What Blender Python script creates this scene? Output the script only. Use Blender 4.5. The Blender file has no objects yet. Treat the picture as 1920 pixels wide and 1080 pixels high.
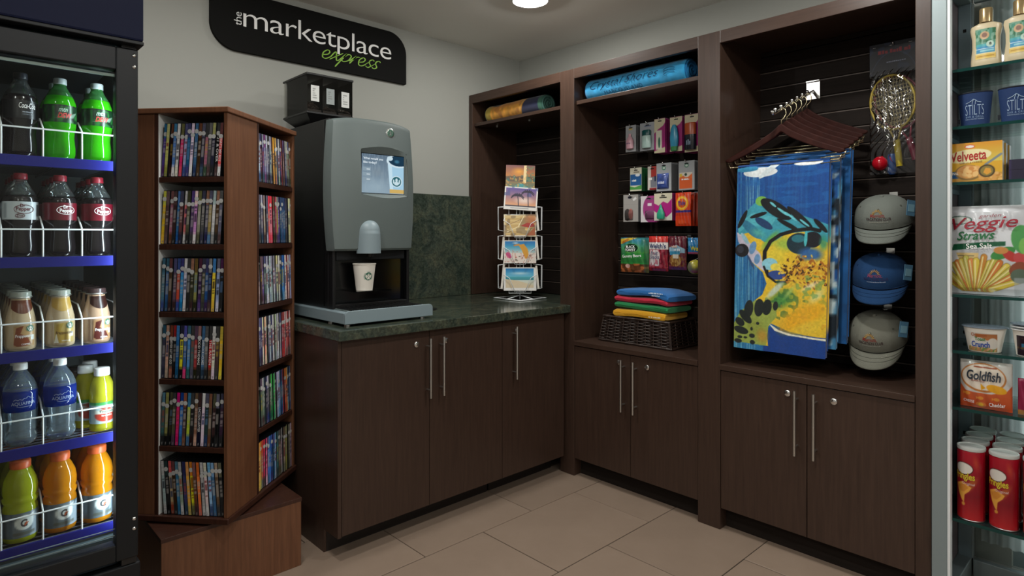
import bpy, bmesh, math, random
import numpy as np
from mathutils import Matrix, Vector
random.seed(7)
SC = bpy.context.scene
COL = SC.collection
# ------------------------------------------------------------------ camera, world, light, exposure
cam = bpy.data.cameras.new('camera'); camo = bpy.data.objects.new('camera', cam); COL.objects.link(camo)
cam.sensor_width = 36.0; cam.lens = 1158.29 / 1920 * 36.0
cam.shift_y = -(540 - 443.5) / 1920
camo.location = (-2.9633, -3.0546, 1.278)
camo.rotation_euler = (math.radians(90), 0, math.radians(46.5566 - 90))
cam.clip_start = 0.05
SC.camera = camo
W = bpy.data.worlds.new('world'); SC.world = W; W.use_nodes = True
W.node_tree.nodes['Background'].inputs[0].default_value = (0.90, 0.97, 1.0, 1)
W.node_tree.nodes['Background'].inputs[1].default_value = 0.45
VS = SC.view_settings
VS.view_transform = 'Standard'; VS.look = 'None'; VS.gamma = 1.0; VS.use_curve_mapping = False; VS.exposure = 0.2
CAN_POWER = 7.5          # watts of each recessed ceiling lamp
CAN_FILL = 3.6           # watts of the point light added under each lamp for the upper walls
CAN_COLOR = (1.0, 0.985, 0.945)
def area_light(name, loc, rot, sx, sy, power, color):
    l = bpy.data.lights.new(name, 'AREA'); l.shape = 'RECTANGLE'; l.size = sx; l.size_y = sy
    l.energy = power; l.color = color
    o = bpy.data.objects.new(name, l); COL.objects.link(o); o.location = loc; o.rotation_euler = rot
    return o
# daylight entering through the window behind the glass display case
area_light('window_daylight', (0.45, -3.02, 1.25), (0, math.radians(90), 0), 2.3, 0.80, 20, (0.92, 0.98, 1.0))
SC.cycles.transparent_max_bounces = 18; SC.cycles.max_bounces = 9

# ------------------------------------------------------------------ helpers
def lin(c):
    return tuple(x / 12.92 if x <= 0.04045 else ((x + 0.055) / 1.055) ** 2.4 for x in c)
def hx(s):
    s = s.lstrip('#')
    if len(s) == 3: s = ''.join(ch * 2 for ch in s)
    return tuple(int(s[i:i + 2], 16) / 255 for i in (0, 2, 4))
def lc(s): return lin(hx(s))

class MB:
    """collects shapes for ONE mesh"""
    def __init__(s): s.v = []; s.f = []; s.c = []; s.hasc = False
    def add(s, vs, fs, cols=None):
        n = len(s.v); s.v += [tuple(p) for p in vs]; s.f += [tuple(i + n for i in f) for f in fs]
        if cols is not None: s.hasc = True; s.c += [tuple(c) for c in cols]
        else: s.c += [(0.5, 0.5, 0.5)] * len(vs)
        return s
    def col(s, c, start=0):
        s.hasc = True
        for i in range(start, len(s.v)): s.c[i] = c
        return s
    def box(s, x0, x1, y0, y1, z0, z1, c=None):
        vs = [(x, y, z) for z in (z0, z1) for y in (y0, y1) for x in (x0, x1)]
        fs = [(0, 2, 3, 1), (4, 5, 7, 6), (0, 1, 5, 4), (2, 6, 7, 3), (0, 4, 6, 2), (1, 3, 7, 5)]
        return s.add(vs, fs, [c] * 8 if c else None)
    def tube(s, pts, r, n=8, closed=False, c=None, flat=1.0):
        pts = [Vector(p) for p in pts]; m = len(pts); vs = []; fs = []
        up = None
        for i, p in enumerate(pts):
            a = pts[(i - 1) % m] if (closed or i > 0) else p
            b = pts[(i + 1) % m] if (closed or i < m - 1) else p
            t = (b - a).normalized()
            if up is None: up = t.orthogonal().normalized()
            up = (up - t * up.dot(t))
            up = up.normalized() if up.length > 1e-6 else t.orthogonal().normalized()
            w = t.cross(up); rr = r[i] if isinstance(r, (list, tuple)) else r
            for k in range(n):
                an = 2 * math.pi * k / n
                vs.append(p + up * (rr * math.cos(an)) + w * (rr * flat * math.sin(an)))
        for i in range(m if closed else m - 1):
            j = (i + 1) % m
            for k in range(n):
                l = (k + 1) % n; fs.append((i * n + k, i * n + l, j * n + l, j * n + k))
        if not closed: fs += [tuple(range(n))[::-1], tuple((m - 1) * n + k for k in range(n))]
        return s.add(vs, fs, [c] * len(vs) if c else None)
    def lathe(s, prof, n=24, o=(0, 0, 0), c=None, sx=1.0, sy=1.0, lobes=None):
        vs = []; fs = []; m = len(prof)
        for i, (r, z) in enumerate(prof):
            for k in range(n):
                a = 2 * math.pi * k / n
                q = r * (1 + lobes(a, z) if lobes else 1)
                vs.append((o[0] + q * math.cos(a) * sx, o[1] + q * math.sin(a) * sy, o[2] + z))
        for i in range(m - 1):
            for k in range(n):
                l = (k + 1) % n; fs.append((i * n + k, i * n + l, (i + 1) * n + l, (i + 1) * n + k))
        if prof[0][0] > 1e-5: fs.append(tuple(range(n))[::-1])
        if prof[-1][0] > 1e-5: fs.append(tuple((m - 1) * n + k for k in range(n)))
        return s.add(vs, fs, [c] * len(vs) if c else None)
    def prism(s, poly, d0, d1, f=lambda a, b, d: (a, d, b), c=None):
        n = len(poly)
        vs = [f(a, b, d0) for a, b in poly] + [f(a, b, d1) for a, b in poly]
        fs = [tuple(range(n)), tuple(range(2 * n - 1, n - 1, -1))] + [(i, i + n, (i + 1) % n + n, (i + 1) % n) for i in range(n)]
        return s.add(vs, fs, [c] * len(vs) if c else None)
    def sheet(s, fn, nu, nv, cols=None, flip=False):
        vs = [fn(i / (nu - 1), j / (nv - 1)) for j in range(nv) for i in range(nu)]
        fs = [(j * nu + i, j * nu + i + 1, (j + 1) * nu + i + 1, (j + 1) * nu + i) for j in range(nv - 1) for i in range(nu - 1)]
        if flip: fs = [f[::-1] for f in fs]
        return s.add(vs, fs, cols)
    def ball(s, o, r, n=16, m=10, sx=1, sy=1, sz=1, c=None):
        prof = [(max(r * math.sin(math.pi * i / m), 1e-4), -r * math.cos(math.pi * i / m) * sz) for i in range(m + 1)]
        return s.lathe(prof, n, o, c, sx, sy)
    def xf(s, M, start=0):
        for i in range(start, len(s.v)): s.v[i] = tuple(M @ Vector(s.v[i]))
        return s
    def mesh(s, name, smooth=False):
        me = bpy.data.meshes.new(name); me.from_pydata(s.v, [], s.f); me.update()
        bm = bmesh.new(); bm.from_mesh(me); bmesh.ops.recalc_face_normals(bm, faces=bm.faces); bm.to_mesh(me); bm.free()
        if s.hasc:
            at = me.color_attributes.new('Col', 'FLOAT_COLOR', 'POINT')
            a = np.ones((len(s.v), 4), np.float32); a[:, :3] = np.array(s.c, np.float32)
            at.data.foreach_set('color', a.ravel())
        if smooth: me.polygons.foreach_set('use_smooth', [True] * len(me.polygons))
        return me

def PM(o):
    return getattr(o, 'matrix_basis')
def ob(name, mb, mat, parent=None, smooth=False, bevel=0, loc=(0, 0, 0), rot=(0, 0, 0), label=None, world=False, auto=False, seg=2):
    me = mb if isinstance(mb, bpy.types.Mesh) else mb.mesh(name, smooth)
    mm = MT[mat] if isinstance(mat, str) else mat
    if not me.materials: me.materials.append(mm)
    o = bpy.data.objects.new(name, me); COL.objects.link(o)
    if me.materials[0] is not mm: o.material_slots[0].link = 'OBJECT'; o.material_slots[0].material = mm
    o.location = loc; o.rotation_euler = rot
    if parent is not None:
        o.parent = parent
        if world: o.matrix_parent_inverse = PM(parent).inverted()
    if bevel:
        b = o.modifiers.new('bevel', 'BEVEL'); b.width = bevel; b.segments = seg; b.limit_method = 'ANGLE'; b.angle_limit = math.radians(40)
    if auto and hasattr(me, 'set_sharp_from_angle'): me.set_sharp_from_angle(angle=math.radians(38))
    if label: o['label'] = label
    return o
def tag(o, label, cat, group=None):
    o['label'] = label; o['category'] = cat
    if group: o['group'] = group
    return o
def thing(name, label, cat, loc=(0, 0, 0), rotz=0, group=None):
    o = bpy.data.objects.new(name, None); COL.objects.link(o); o.empty_display_size = 0.05
    o.location = loc; o.rotation_euler = (0, 0, rotz)
    return tag(o, label, cat, group)
def struct(o): o['kind'] = 'structure'; return o
def dup(root, label=None, loc=None, rotz=None, group=None):
    r = root.copy(); COL.objects.link(r)
    if label: r['label'] = label
    if group: r['group'] = group
    if loc is not None: r.location = loc
    if rotz is not None: r.rotation_euler = (0, 0, rotz)
    for ch in root.children:
        c = ch.copy(); COL.objects.link(c); c.parent = r
        for g in ch.children:
            d = g.copy(); COL.objects.link(d); d.parent = c
    return r

# --- lettering: built-in font turned to a flat mesh and laid onto a surface fn(x, y) -> point
_TC = {}
def text_mesh(s, bold=0.0, shear=0.0, sp=1.0, res=3):
    k = (s, bold, shear, sp, res)
    if s.startswith('~') and k not in _TC:      # print too small to read: a row of unreadable marks
        q = random.Random(s); v, f, x = [], [], 0.0
        for i in range(int(s[1:])):
            w_, h_ = q.uniform(.35, .7), q.uniform(.55, .9); n_ = len(v); v += [(x, .0), (x + w_, .0), (x + w_, h_), (x, h_)]; f.append((n_, n_ + 1, n_ + 2, n_ + 3)); x += w_ + q.choice([.12, .12, .45])
        v += [(x - .01, 1.0)]; _TC[k] = (v, f)
    if k not in _TC:
        cu = bpy.data.curves.new('t', 'FONT'); cu.body = s; cu.size = 1.0; cu.offset = bold; cu.shear = shear
        cu.space_character = sp; cu.resolution_u = res; cu.fill_mode = 'BOTH'; cu.align_x = 'LEFT'
        o = bpy.data.objects.new('t', cu); me = bpy.data.meshes.new_from_object(o)
        v = [(p.co.x, p.co.y) for p in me.vertices]; f = [tuple(p.vertices) for p in me.polygons]
        bpy.data.objects.remove(o); bpy.data.curves.remove(cu); bpy.data.meshes.remove(me)
        _TC[k] = (v, f)
    return _TC[k]
def txt(parent, s, mat, fn, w=None, hgt=None, x=0.0, y=0.0, align='c', bold=0.0, shear=0.0, sp=1.0, name='lettering', world=False, rot=0.0, res=3, label=None):
    """fits the string to width w (and height hgt if given), anchors it at x, y"""
    v, f = text_mesh(s, bold, shear, sp, res)
    if not v: return None
    xs = [p[0] for p in v]; ys = [p[1] for p in v]; x0, x1, y0, y1 = min(xs), max(xs), min(ys), max(ys)
    kx = (w / (x1 - x0)) if w else None; ky = (hgt / (y1 - y0)) if hgt else None
    if kx is None: kx = ky
    if ky is None: ky = kx
    ox = {'c': (x0 + x1) / 2, 'l': x0, 'r': x1}[align]; oy = (y0 + y1) / 2
    ca, sa = math.cos(rot), math.sin(rot); out = []
    for p in v:
        a = (p[0] - ox) * kx; b = (p[1] - oy) * ky
        out.append(fn(x + a * ca - b * sa, y + a * sa + b * ca))
    mb = MB(); mb.add(out, f)
    me = bpy.data.meshes.new(name); me.from_pydata(mb.v, [], mb.f); me.update()
    return ob(name, me, mat, parent, world=world, label=label)

# --- a small colour canvas, carried by the vertices of a fine grid (flat print on real surfaces)
class Cv:
    def __init__(s, w, h, bg='fff'):
        s.w, s.h = w, h; s.a = np.empty((h * 3, w * 3, 3)); s.a[:] = hx(bg)      # 3 x 3 samples for each grid point
        s.X, s.Y = np.meshgrid(np.clip(((np.arange(w * 3) + .5) / 3 - .5) / max(w - 1, 1), 0, 1), np.clip(((np.arange(h * 3) + .5) / 3 - .5) / max(h - 1, 1), 0, 1))
    def put(s, m, c, al=1.0):
        m = np.clip(m.astype(float) * al, 0, 1)[..., None]; s.a = s.a * (1 - m) + np.array(hx(c)) * m; return s
    def rect(s, x0, y0, x1, y1, c, al=1.0): return s.put((s.X >= x0) & (s.X <= x1) & (s.Y >= y0) & (s.Y <= y1), c, al)
    def ell(s, cx, cy, rx, ry, c, rot=0, al=1.0, soft=0):
        ca, sa = math.cos(math.radians(rot)), math.sin(math.radians(rot)); dx, dy = s.X - cx, s.Y - cy
        d = np.sqrt(((dx * ca + dy * sa) / rx) ** 2 + ((-dx * sa + dy * ca) / ry) ** 2)
        return s.put(np.clip((1 - d) / soft, 0, 1) if soft else d <= 1, c, al)
    def ring(s, cx, cy, rx, ry, t, c):
        d = np.sqrt(((s.X - cx) / rx) ** 2 + ((s.Y - cy) / ry) ** 2); return s.put((d <= 1) & (d >= 1 - t), c)
    def poly(s, pts, c, al=1.0):
        m = np.zeros(s.X.shape, bool); n = len(pts)
        for i in range(n):
            (x0, y0), (x1, y1) = pts[i], pts[(i + 1) % n]
            if y0 == y1: continue
            cr = ((y0 > s.Y) != (y1 > s.Y)) & (s.X < (x1 - x0) * (s.Y - y0) / (y1 - y0) + x0); m ^= cr
        return s.put(m, c, al)
    def line(s, pts, t, c, asp=1.0):
        for (x0, y0), (x1, y1) in zip(pts[:-1], pts[1:]):
            dx, dy = x1 - x0, (y1 - y0) * asp; L = dx * dx + dy * dy + 1e-12
            q = np.clip(((s.X - x0) * dx + (s.Y - y0) * asp * dy) / L, 0, 1)
            s.put(np.hypot(s.X - x0 - q * dx, (s.Y - y0) * asp - q * dy) <= t, c)
        return s
    def grad(s, y0, y1, c0, c1, x0=0, x1=1):
        m = (s.Y >= y0) & (s.Y <= y1) & (s.X >= x0) & (s.X <= x1); t = np.clip((s.Y - y0) / (y1 - y0), 0, 1)[..., None]
        g = np.array(hx(c0)) * (1 - t) + np.array(hx(c1)) * t; s.a = np.where(m[..., None], g, s.a); return s
    def noise(s, nx, ny, seed=0):
        r = np.random.RandomState(seed); g = r.rand(ny + 2, nx + 2); fx, fy = s.X * nx, s.Y * ny
        i, j = fx.astype(int), fy.astype(int); u, v = fx - i, fy - j; u = u * u * (3 - 2 * u); v = v * v * (3 - 2 * v)
        return (g[j, i] * (1 - u) + g[j, i + 1] * u) * (1 - v) + (g[j + 1, i] * (1 - u) + g[j + 1, i + 1] * u) * v
    def mottle(s, nx, ny, amp, seed=0): s.a = np.clip(s.a * (1 + amp * (s.noise(nx, ny, seed)[..., None] - 0.5) * 2), 0, 1); return s
    def cols(s):
        a = np.clip(s.a, 0, 1).reshape(s.h, 3, s.w, 3, 3).mean(axis=(1, 3)).reshape(-1, 3); l = np.where(a <= 0.04045, a / 12.92, ((a + 0.055) / 1.055) ** 2.4); return [tuple(x) for x in l]
def printed(name, cv, fn, mat, parent=None, world=False, label=None, smooth=True):
    mb = MB(); mb.sheet(fn, cv.w, cv.h, cv.cols()); return ob(name, mb, mat, parent, smooth=smooth, world=world, label=label)

# ------------------------------------------------------------------ materials
MT = {}
def newmat(name):
    m = bpy.data.materials.new(name); m.use_nodes = True; MT[name] = m
    nt = m.node_tree; return m, nt, nt.nodes['Principled BSDF']
def setp(b, **k):
    names = {'rough': 'Roughness', 'metal': 'Metallic', 'spec': 'Specular IOR Level', 'coat': 'Coat Weight', 'crough': 'Coat Roughness', 'trans': 'Transmission Weight', 'ior': 'IOR', 'sheen': 'Sheen Weight', 'alpha': 'Alpha', 'emis': 'Emission Strength'}
    for a, v in k.items(): b.inputs[names[a]].default_value = v
def flat(name, c, rough=0.5, bump=0.0, bscale=200, var=0.0, **k):
    m, nt, b = newmat(name); cc = lc(c) if isinstance(c, str) else c
    b.inputs['Base Color'].default_value = (*cc, 1); setp(b, rough=rough, **k)
    if bump or var:
        tc = nt.nodes.new('ShaderNodeTexCoord'); nz = nt.nodes.new('ShaderNodeTexNoise'); nz.inputs['Scale'].default_value = bscale; nz.inputs['Detail'].default_value = 4
        nt.links.new(tc.outputs['Object'], nz.inputs['Vector'])
        if bump:
            bp = nt.nodes.new('ShaderNodeBump'); bp.inputs['Strength'].default_value = bump; bp.inputs['Distance'].default_value = 0.002
            nt.links.new(nz.outputs['Fac'], bp.inputs['Height']); nt.links.new(bp.outputs['Normal'], b.inputs['Normal'])
        if var:
            rp = nt.nodes.new('ShaderNodeValToRGB'); rp.color_ramp.elements[0].color = (*[x * (1 - var) for x in cc], 1); rp.color_ramp.elements[1].color = (*[min(1, x * (1 + var)) for x in cc], 1)
            rp.color_ramp.elements[0].position = 0.3; rp.color_ramp.elements[1].position = 0.7
            nt.links.new(nz.outputs['Fac'], rp.inputs['Fac']); nt.links.new(rp.outputs['Color'], b.inputs['Base Color'])
    return m
def ramp_noise(nt, b, stops, scale, vec=(1, 1, 1), detail=6, rough=0.6, coord='Object', dist=0.0):
    tc = nt.nodes.new('ShaderNodeTexCoord'); mp = nt.nodes.new('ShaderNodeMapping'); mp.inputs['Scale'].default_value = vec
    nz = nt.nodes.new('ShaderNodeTexNoise'); nz.inputs['Scale'].default_value = scale; nz.inputs['Detail'].default_value = detail; nz.inputs['Roughness'].default_value = rough; nz.inputs['Distortion'].default_value = dist
    rp = nt.nodes.new('ShaderNodeValToRGB')
    while len(rp.color_ramp.elements) < len(stops): rp.color_ramp.elements.new(0.5)
    for e, (p, c) in zip(rp.color_ramp.elements, stops): e.position = p; e.color = (*c, 1)
    nt.links.new(tc.outputs[coord], mp.inputs[0]); nt.links.new(mp.outputs[0], nz.inputs['Vector']); nt.links.new(nz.outputs['Fac'], rp.inputs['Fac'])
    if b: nt.links.new(rp.outputs['Color'], b.inputs['Base Color'])
    return nz, rp
def wood(name, c0, c1, rough, vec=(30, 30, 1.6), scale=3.0, coat=0.0, spec=0.4):
    m, nt, b = newmat(name); nz, rp = ramp_noise(nt, b, [(0.32, c0), (0.7, c1)], scale, vec, 7, 0.62, dist=0.4)
    setp(b, rough=rough, coat=coat, crough=0.25, spec=spec)
    bp = nt.nodes.new('ShaderNodeBump'); bp.inputs['Strength'].default_value = 0.12; bp.inputs['Distance'].default_value = 0.001
    nt.links.new(nz.outputs['Fac'], bp.inputs['Height']); nt.links.new(bp.outputs['Normal'], b.inputs['Normal']); return m
wood('wood_dark', (0.042, 0.0235, 0.0165), (0.062, 0.0350, 0.0245), 0.36)
wood('wood_dark_h', (0.042, 0.0235, 0.0165), (0.062, 0.0350, 0.0245), 0.36, vec=(30, 1.6, 30))
wood('wood_lip_lit', (0.075, 0.057, 0.046), (0.11, 0.083, 0.066), 0.4, vec=(30, 1.6, 30))  # paler wood, stands for slat lips lit from above
wood('wood_slat', (0.013, 0.0095, 0.0075), (0.020, 0.0145, 0.012), 0.65, vec=(30, 1.6, 30), spec=0.12)
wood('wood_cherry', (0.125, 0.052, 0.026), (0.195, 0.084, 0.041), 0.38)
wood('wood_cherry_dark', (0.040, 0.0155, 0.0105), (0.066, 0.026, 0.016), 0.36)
flat('toe_black', '211a17', 0.5, var=0.1, bscale=20)
flat('dark_gap', '080605', 0.8)
flat('wall_paint', (0.355, 0.362, 0.330), 0.85, bump=0.08, bscale=350)
flat('lobby_paint', (0.62, 0.62, 0.60), 0.85, bump=0.08, bscale=350)
flat('ceiling_paint', (0.90, 0.90, 0.85), 0.9, bump=0.1, bscale=250)
flat('grout', (0.030, 0.021, 0.015), 0.9, bump=0.2, bscale=300)
def tile_mat():
    m, nt, b = newmat('tile'); nz, rp = ramp_noise(nt, None, [(0.25, (0.252, 0.186, 0.139)), (0.55, (0.280, 0.207, 0.155)), (0.8, (0.300, 0.225, 0.172))], 4.5, (1, 1, 1), 8, 0.65)
    oi = nt.nodes.new('ShaderNodeObjectInfo'); hs = nt.nodes.new('ShaderNodeHueSaturation'); mr = nt.nodes.new('ShaderNodeMapRange')
    mr.inputs['To Min'].default_value = 0.95; mr.inputs['To Max'].default_value = 1.05
    nt.links.new(oi.outputs['Random'], mr.inputs['Value']); nt.links.new(mr.outputs[0], hs.inputs['Value']); nt.links.new(rp.outputs['Color'], hs.inputs['Color']); nt.links.new(hs.outputs[0], b.inputs['Base Color'])
    setp(b, rough=0.42)
    n2 = nt.nodes.new('ShaderNodeTexNoise'); n2.inputs['Scale'].default_value = 60; n2.inputs['Detail'].default_value = 5
    tc = nt.nodes.new('ShaderNodeTexCoord'); nt.links.new(tc.outputs['Object'], n2.inputs['Vector'])
    bp = nt.nodes.new('ShaderNodeBump'); bp.inputs['Strength'].default_value = 0.05; bp.inputs['Distance'].default_value = 0.001
    nt.links.new(n2.outputs['Fac'], bp.inputs['Height']); nt.links.new(bp.outputs['Normal'], b.inputs['Normal'])
tile_mat()
def granite():
    m, nt, b = newmat('granite'); nz, rp = ramp_noise(nt, None, [(0.28, (0.020, 0.030, 0.023)), (0.45, (0.055, 0.075, 0.058)), (0.6, (0.105, 0.118, 0.080)), (0.75, (0.150, 0.140, 0.090))], 9, (1, 1, 1), 12, 0.72, dist=1.4)
    v = nt.nodes.new('ShaderNodeTexVoronoi'); v.inputs['Scale'].default_value = 110; tc = nt.nodes.new('ShaderNodeTexCoord'); nt.links.new(tc.outputs['Object'], v.inputs['Vector'])
    mx = nt.nodes.new('ShaderNodeMix'); mx.data_type = 'RGBA'; mx.blend_type = 'MULTIPLY'; mx.inputs['Factor'].default_value = 0.55
    nt.links.new(rp.outputs['Color'], mx.inputs['A']); bw = nt.nodes.new('ShaderNodeRGBToBW'); nt.links.new(v.outputs['Color'], bw.inputs[0]); nt.links.new(bw.outputs[0], mx.inputs['B']); nt.links.new(mx.outputs['Result'], b.inputs['Base Color']); setp(b, rough=0.14)
granite()
def vcol(name, rough=0.5, bump=0.0, bscale=300, **k):
    m, nt, b = newmat(name); a = nt.nodes.new('ShaderNodeVertexColor'); a.layer_name = 'Col'
    nt.links.new(a.outputs['Color'], b.inputs['Base Color']); setp(b, rough=rough, **k)
    if bump:
        tc = nt.nodes.new('ShaderNodeTexCoord'); nz = nt.nodes.new('ShaderNodeTexNoise'); nz.inputs['Scale'].default_value = bscale
        bp = nt.nodes.new('ShaderNodeBump'); bp.inputs['Strength'].default_value = bump; bp.inputs['Distance'].default_value = 0.002
        nt.links.new(tc.outputs['Object'], nz.inputs['Vector']); nt.links.new(nz.outputs['Fac'], bp.inputs['Height']); nt.links.new(bp.outputs['Normal'], b.inputs['Normal'])
    return m
vcol('print_gloss', 0.3); vcol('print_paper', 0.55); vcol('print_film', 0.22, coat=0.4, bump=0.15, bscale=45); vcol('print_cloth', 0.95, bump=0.5, bscale=500, sheen=0.3)
flat('case_plastic', '14161a', 0.35)
flat('white_paint', (0.86, 0.89, 0.87), 0.5)
flat('white_plastic', (0.78, 0.79, 0.78), 0.35)
flat('white_wire', (0.80, 0.83, 0.84), 0.35)
flat('white_ink', (0.93, 0.93, 0.91), 0.6)
flat('sticker_white', (0.62, 0.63, 0.62), 0.6)
flat('black_plastic', '101112', 0.38, bump=0.05, bscale=400)
flat('black_gloss', '07080a', 0.12)
flat('black_sign', (0.0065, 0.0065, 0.006), 0.75, spec=0.12)
flat('green_ink', (0.27, 0.52, 0.045), 0.6)
flat('sage', '7d8a85', 0.4)
flat('cooler_black', '101316', 0.5, spec=0.35)
flat('cooler_header', '10152e', 0.6, spec=0.15)
flat('cooler_inner', (0.05, 0.072, 0.08), 0.5)
flat('rail_blue', (0.005, 0.007, 0.15), 0.5, spec=0.25)
flat('shelf_wire', (0.05, 0.06, 0.085), 0.45)
flat('machine_grey', (0.120, 0.150, 0.147), 0.5, bump=0.03, bscale=700)
flat('machine_light', (0.235, 0.305, 0.335), 0.45)
flat('machine_black', '0b0b0d', 0.42)
flat('chrome', (0.75, 0.75, 0.74), 0.18, metal=1.0)
flat('steel', (0.62, 0.62, 0.60), 0.3, metal=1.0)
flat('brass', (0.75, 0.66, 0.42), 0.25, metal=1.0)
flat('aluminium', (0.26, 0.315, 0.325), 0.45, metal=0.3)
flat('aluminium_dark', (0.20, 0.27, 0.30), 0.45, metal=0.3)
flat('mauve_panel', (0.16, 0.125, 0.135), 0.4)
flat('cup_paper', (0.80, 0.76, 0.68), 0.6)
flat('emblem_green', (0.010, 0.13, 0.075), 0.5)
flat('basket_cane', (0.030, 0.016, 0.011), 0.5, var=0.35, bscale=60)
flat('hanger_wood', (0.036, 0.0105, 0.008), 0.6, var=0.2, bscale=30, spec=0.12)
flat('coffee_bean', (0.03, 0.017, 0.011), 0.5)
flat('back_white', (0.66, 0.72, 0.72), 0.6)
def glassy(name, tint, ior=1.45, diff=None, dmix=0.0, rough=0.03):
    """thin clear plastic or pane: see-through with fresnel gloss"""
    m = bpy.data.materials.new(name); m.use_nodes = True; MT[name] = m; nt = m.node_tree; nt.nodes.clear()
    out = nt.nodes.new('ShaderNodeOutputMaterial'); tr = nt.nodes.new('ShaderNodeBsdfTransparent'); tr.inputs[0].default_value = (*tint, 1)
    gl = nt.nodes.new('ShaderNodeBsdfGlossy'); gl.inputs['Roughness'].default_value = rough
    lw = nt.nodes.new('ShaderNodeFresnel'); lw.inputs['IOR'].default_value = ior
    mx = nt.nodes.new('ShaderNodeMixShader'); src = tr
    if dmix:
        df = nt.nodes.new('ShaderNodeBsdfDiffuse'); df.inputs[0].default_value = (*diff, 1); tl = nt.nodes.new('ShaderNodeBsdfTranslucent'); tl.inputs[0].default_value = (*diff, 1)
        m2 = nt.nodes.new('ShaderNodeMixShader'); m2.inputs[0].default_value = 0.5; nt.links.new(df.outputs[0], m2.inputs[1]); nt.links.new(tl.outputs[0], m2.inputs[2])
        m3 = nt.nodes.new('ShaderNodeMixShader'); m3.inputs[0].default_value = dmix; nt.links.new(tr.outputs[0], m3.inputs[1]); nt.links.new(m2.outputs[0], m3.inputs[2]); src = m3
    nt.links.new(lw.outputs[0], mx.inputs[0]); nt.links.new(src.outputs[0], mx.inputs[1]); nt.links.new(gl.outputs[0], mx.inputs[2]); nt.links.new(mx.outputs[0], out.inputs[0])
    return m
glassy('pane_glass', (0.96, 0.98, 0.97), ior=1.28); glassy('shelf_glass', (0.90, 0.96, 0.95), dmix=0.06, diff=(0.35, 0.65, 0.65)); glassy('glass_edge', (0.15, 0.45, 0.40), dmix=0.8, diff=(0.012, 0.10, 0.088))
glassy('clear_plastic', (0.82, 0.87, 0.88), dmix=0.08, diff=(0.5, 0.55, 0.55)); glassy('smoke_plastic', (0.955, 0.955, 0.945), ior=1.3, dmix=0.03, diff=(0.06, 0.06, 0.06))
glassy('water', (0.86, 0.92, 0.95), dmix=0.20, diff=(0.60, 0.76, 0.86)); glassy('film_clear', (0.80, 0.82, 0.83), dmix=0.12, diff=(0.5, 0.5, 0.5), rough=0.08)
glassy('sheer', (0.55, 0.58, 0.58), dmix=0.75, diff=(0.85, 0.90, 0.90))
glassy('dew', (0.10, 0.75, 0.02), dmix=0.85, diff=(0.05, 0.55, 0.008)); flat('soda', (0.008, 0.006, 0.007), 0.14)
glassy('gator_yellow', (0.55, 0.62, 0.04), dmix=0.85, diff=(0.50, 0.56, 0.02)); glassy('gator_orange', (0.75, 0.34, 0.01), dmix=0.85, diff=(0.80, 0.30, 0.008))
glassy('lemonade', (0.75, 0.74, 0.1), dmix=0.8, diff=(0.65, 0.62, 0.04)); flat('latte', (0.46, 0.35, 0.22), 0.12, coat=0.6); flat('mocha', (0.40, 0.26, 0.17), 0.12, coat=0.6)
def emit(name, c, st):
    m = bpy.data.materials.new(name); m.use_nodes = True; MT[name] = m; nt = m.node_tree; nt.nodes.clear()
    out = nt.nodes.new('ShaderNodeOutputMaterial'); e = nt.nodes.new('ShaderNodeEmission'); e.inputs[0].default_value = (*c, 1); e.inputs[1].default_value = st
    nt.links.new(e.outputs[0], out.inputs[0]); return m
emit('lamp_glow', (1.0, 0.93, 0.80), 6.0); emit('tube_glow', (0.75, 0.92, 1.0), 6.0); emit('screen_white', (0.85, 0.95, 1.0), 0.8)
def screen_mat():
    m = emit('screen', (1, 1, 1), 0.78); nt = m.node_tree; a = nt.nodes.new('ShaderNodeVertexColor'); a.layer_name = 'Col'
    e = [n for n in nt.nodes if n.type == 'EMISSION'][0]; nt.links.new(a.outputs['Color'], e.inputs[0])
screen_mat()
def inkmat(c, rough=0.5):
    n = 'ink_' + c
    if n not in MT: flat(n, c, rough)
    return n
# ------------------------------------------------------------------ the room
XB = -0.4515
floor = struct(ob('floor', MB().box(-5.2, 0.0, -5.2, 0.0, -0.06, -0.004), 'grout'))
tile_me = None
for r in range(-1, 11):
    y1 = -0.144 - 0.441 * (r - 0); y0 = y1 - 0.441
    off = -0.613 if (round((y1 + 1.026) / 0.441) % 2 == 0) else -0.9166
    for q in range(-7, 3):
        x1 = off + 0.602 * q; x0 = x1 - 0.602
        a0, a1, b0, b1 = max(x0, -4.8), min(x1, -0.002), max(y0, -4.8), min(y1, -0.002)
        if a1 - a0 < 0.02 or b1 - b0 < 0.02: continue
        g = 0.0022; full = abs(a1 - a0 - 0.602) < 1e-4 and abs(b1 - b0 - 0.441) < 1e-4
        if full:
            if tile_me is None: tile_me = MB().box(-0.301 + g, 0.301 - g, -0.2205 + g, 0.2205 - g, -0.012, 0.0).mesh('tile')
            me = tile_me
        else:
            me = MB().box(-(a1 - a0) / 2 + g, (a1 - a0) / 2 - g, -(b1 - b0) / 2 + g, (b1 - b0) / 2 - g, -0.012, 0.0).mesh('tile')
        t = ob('tile', me, 'tile', floor, loc=((a0 + a1) / 2, (b0 + b1) / 2, random.uniform(-0.0012, 0.0)), bevel=0.0012, seg=1)
struct(ob('ceiling', MB().box(-5.2, 0.15, -5.2, 0.15, 2.485, 2.6), 'ceiling_paint'))
struct(ob('wall_left', MB().box(-5.35, -5.2, -5.35, 0.15, -0.06, 2.485), 'lobby_paint'))
struct(ob('wall_front', MB().box(-5.2, 0.15, -5.35, -5.2, -0.06, 2.485), 'lobby_paint'))
struct(ob('wall_back', MB().box(-5.2, 0.15, 0.0, 0.15, -0.06, 2.485), 'wall_paint'))
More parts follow.
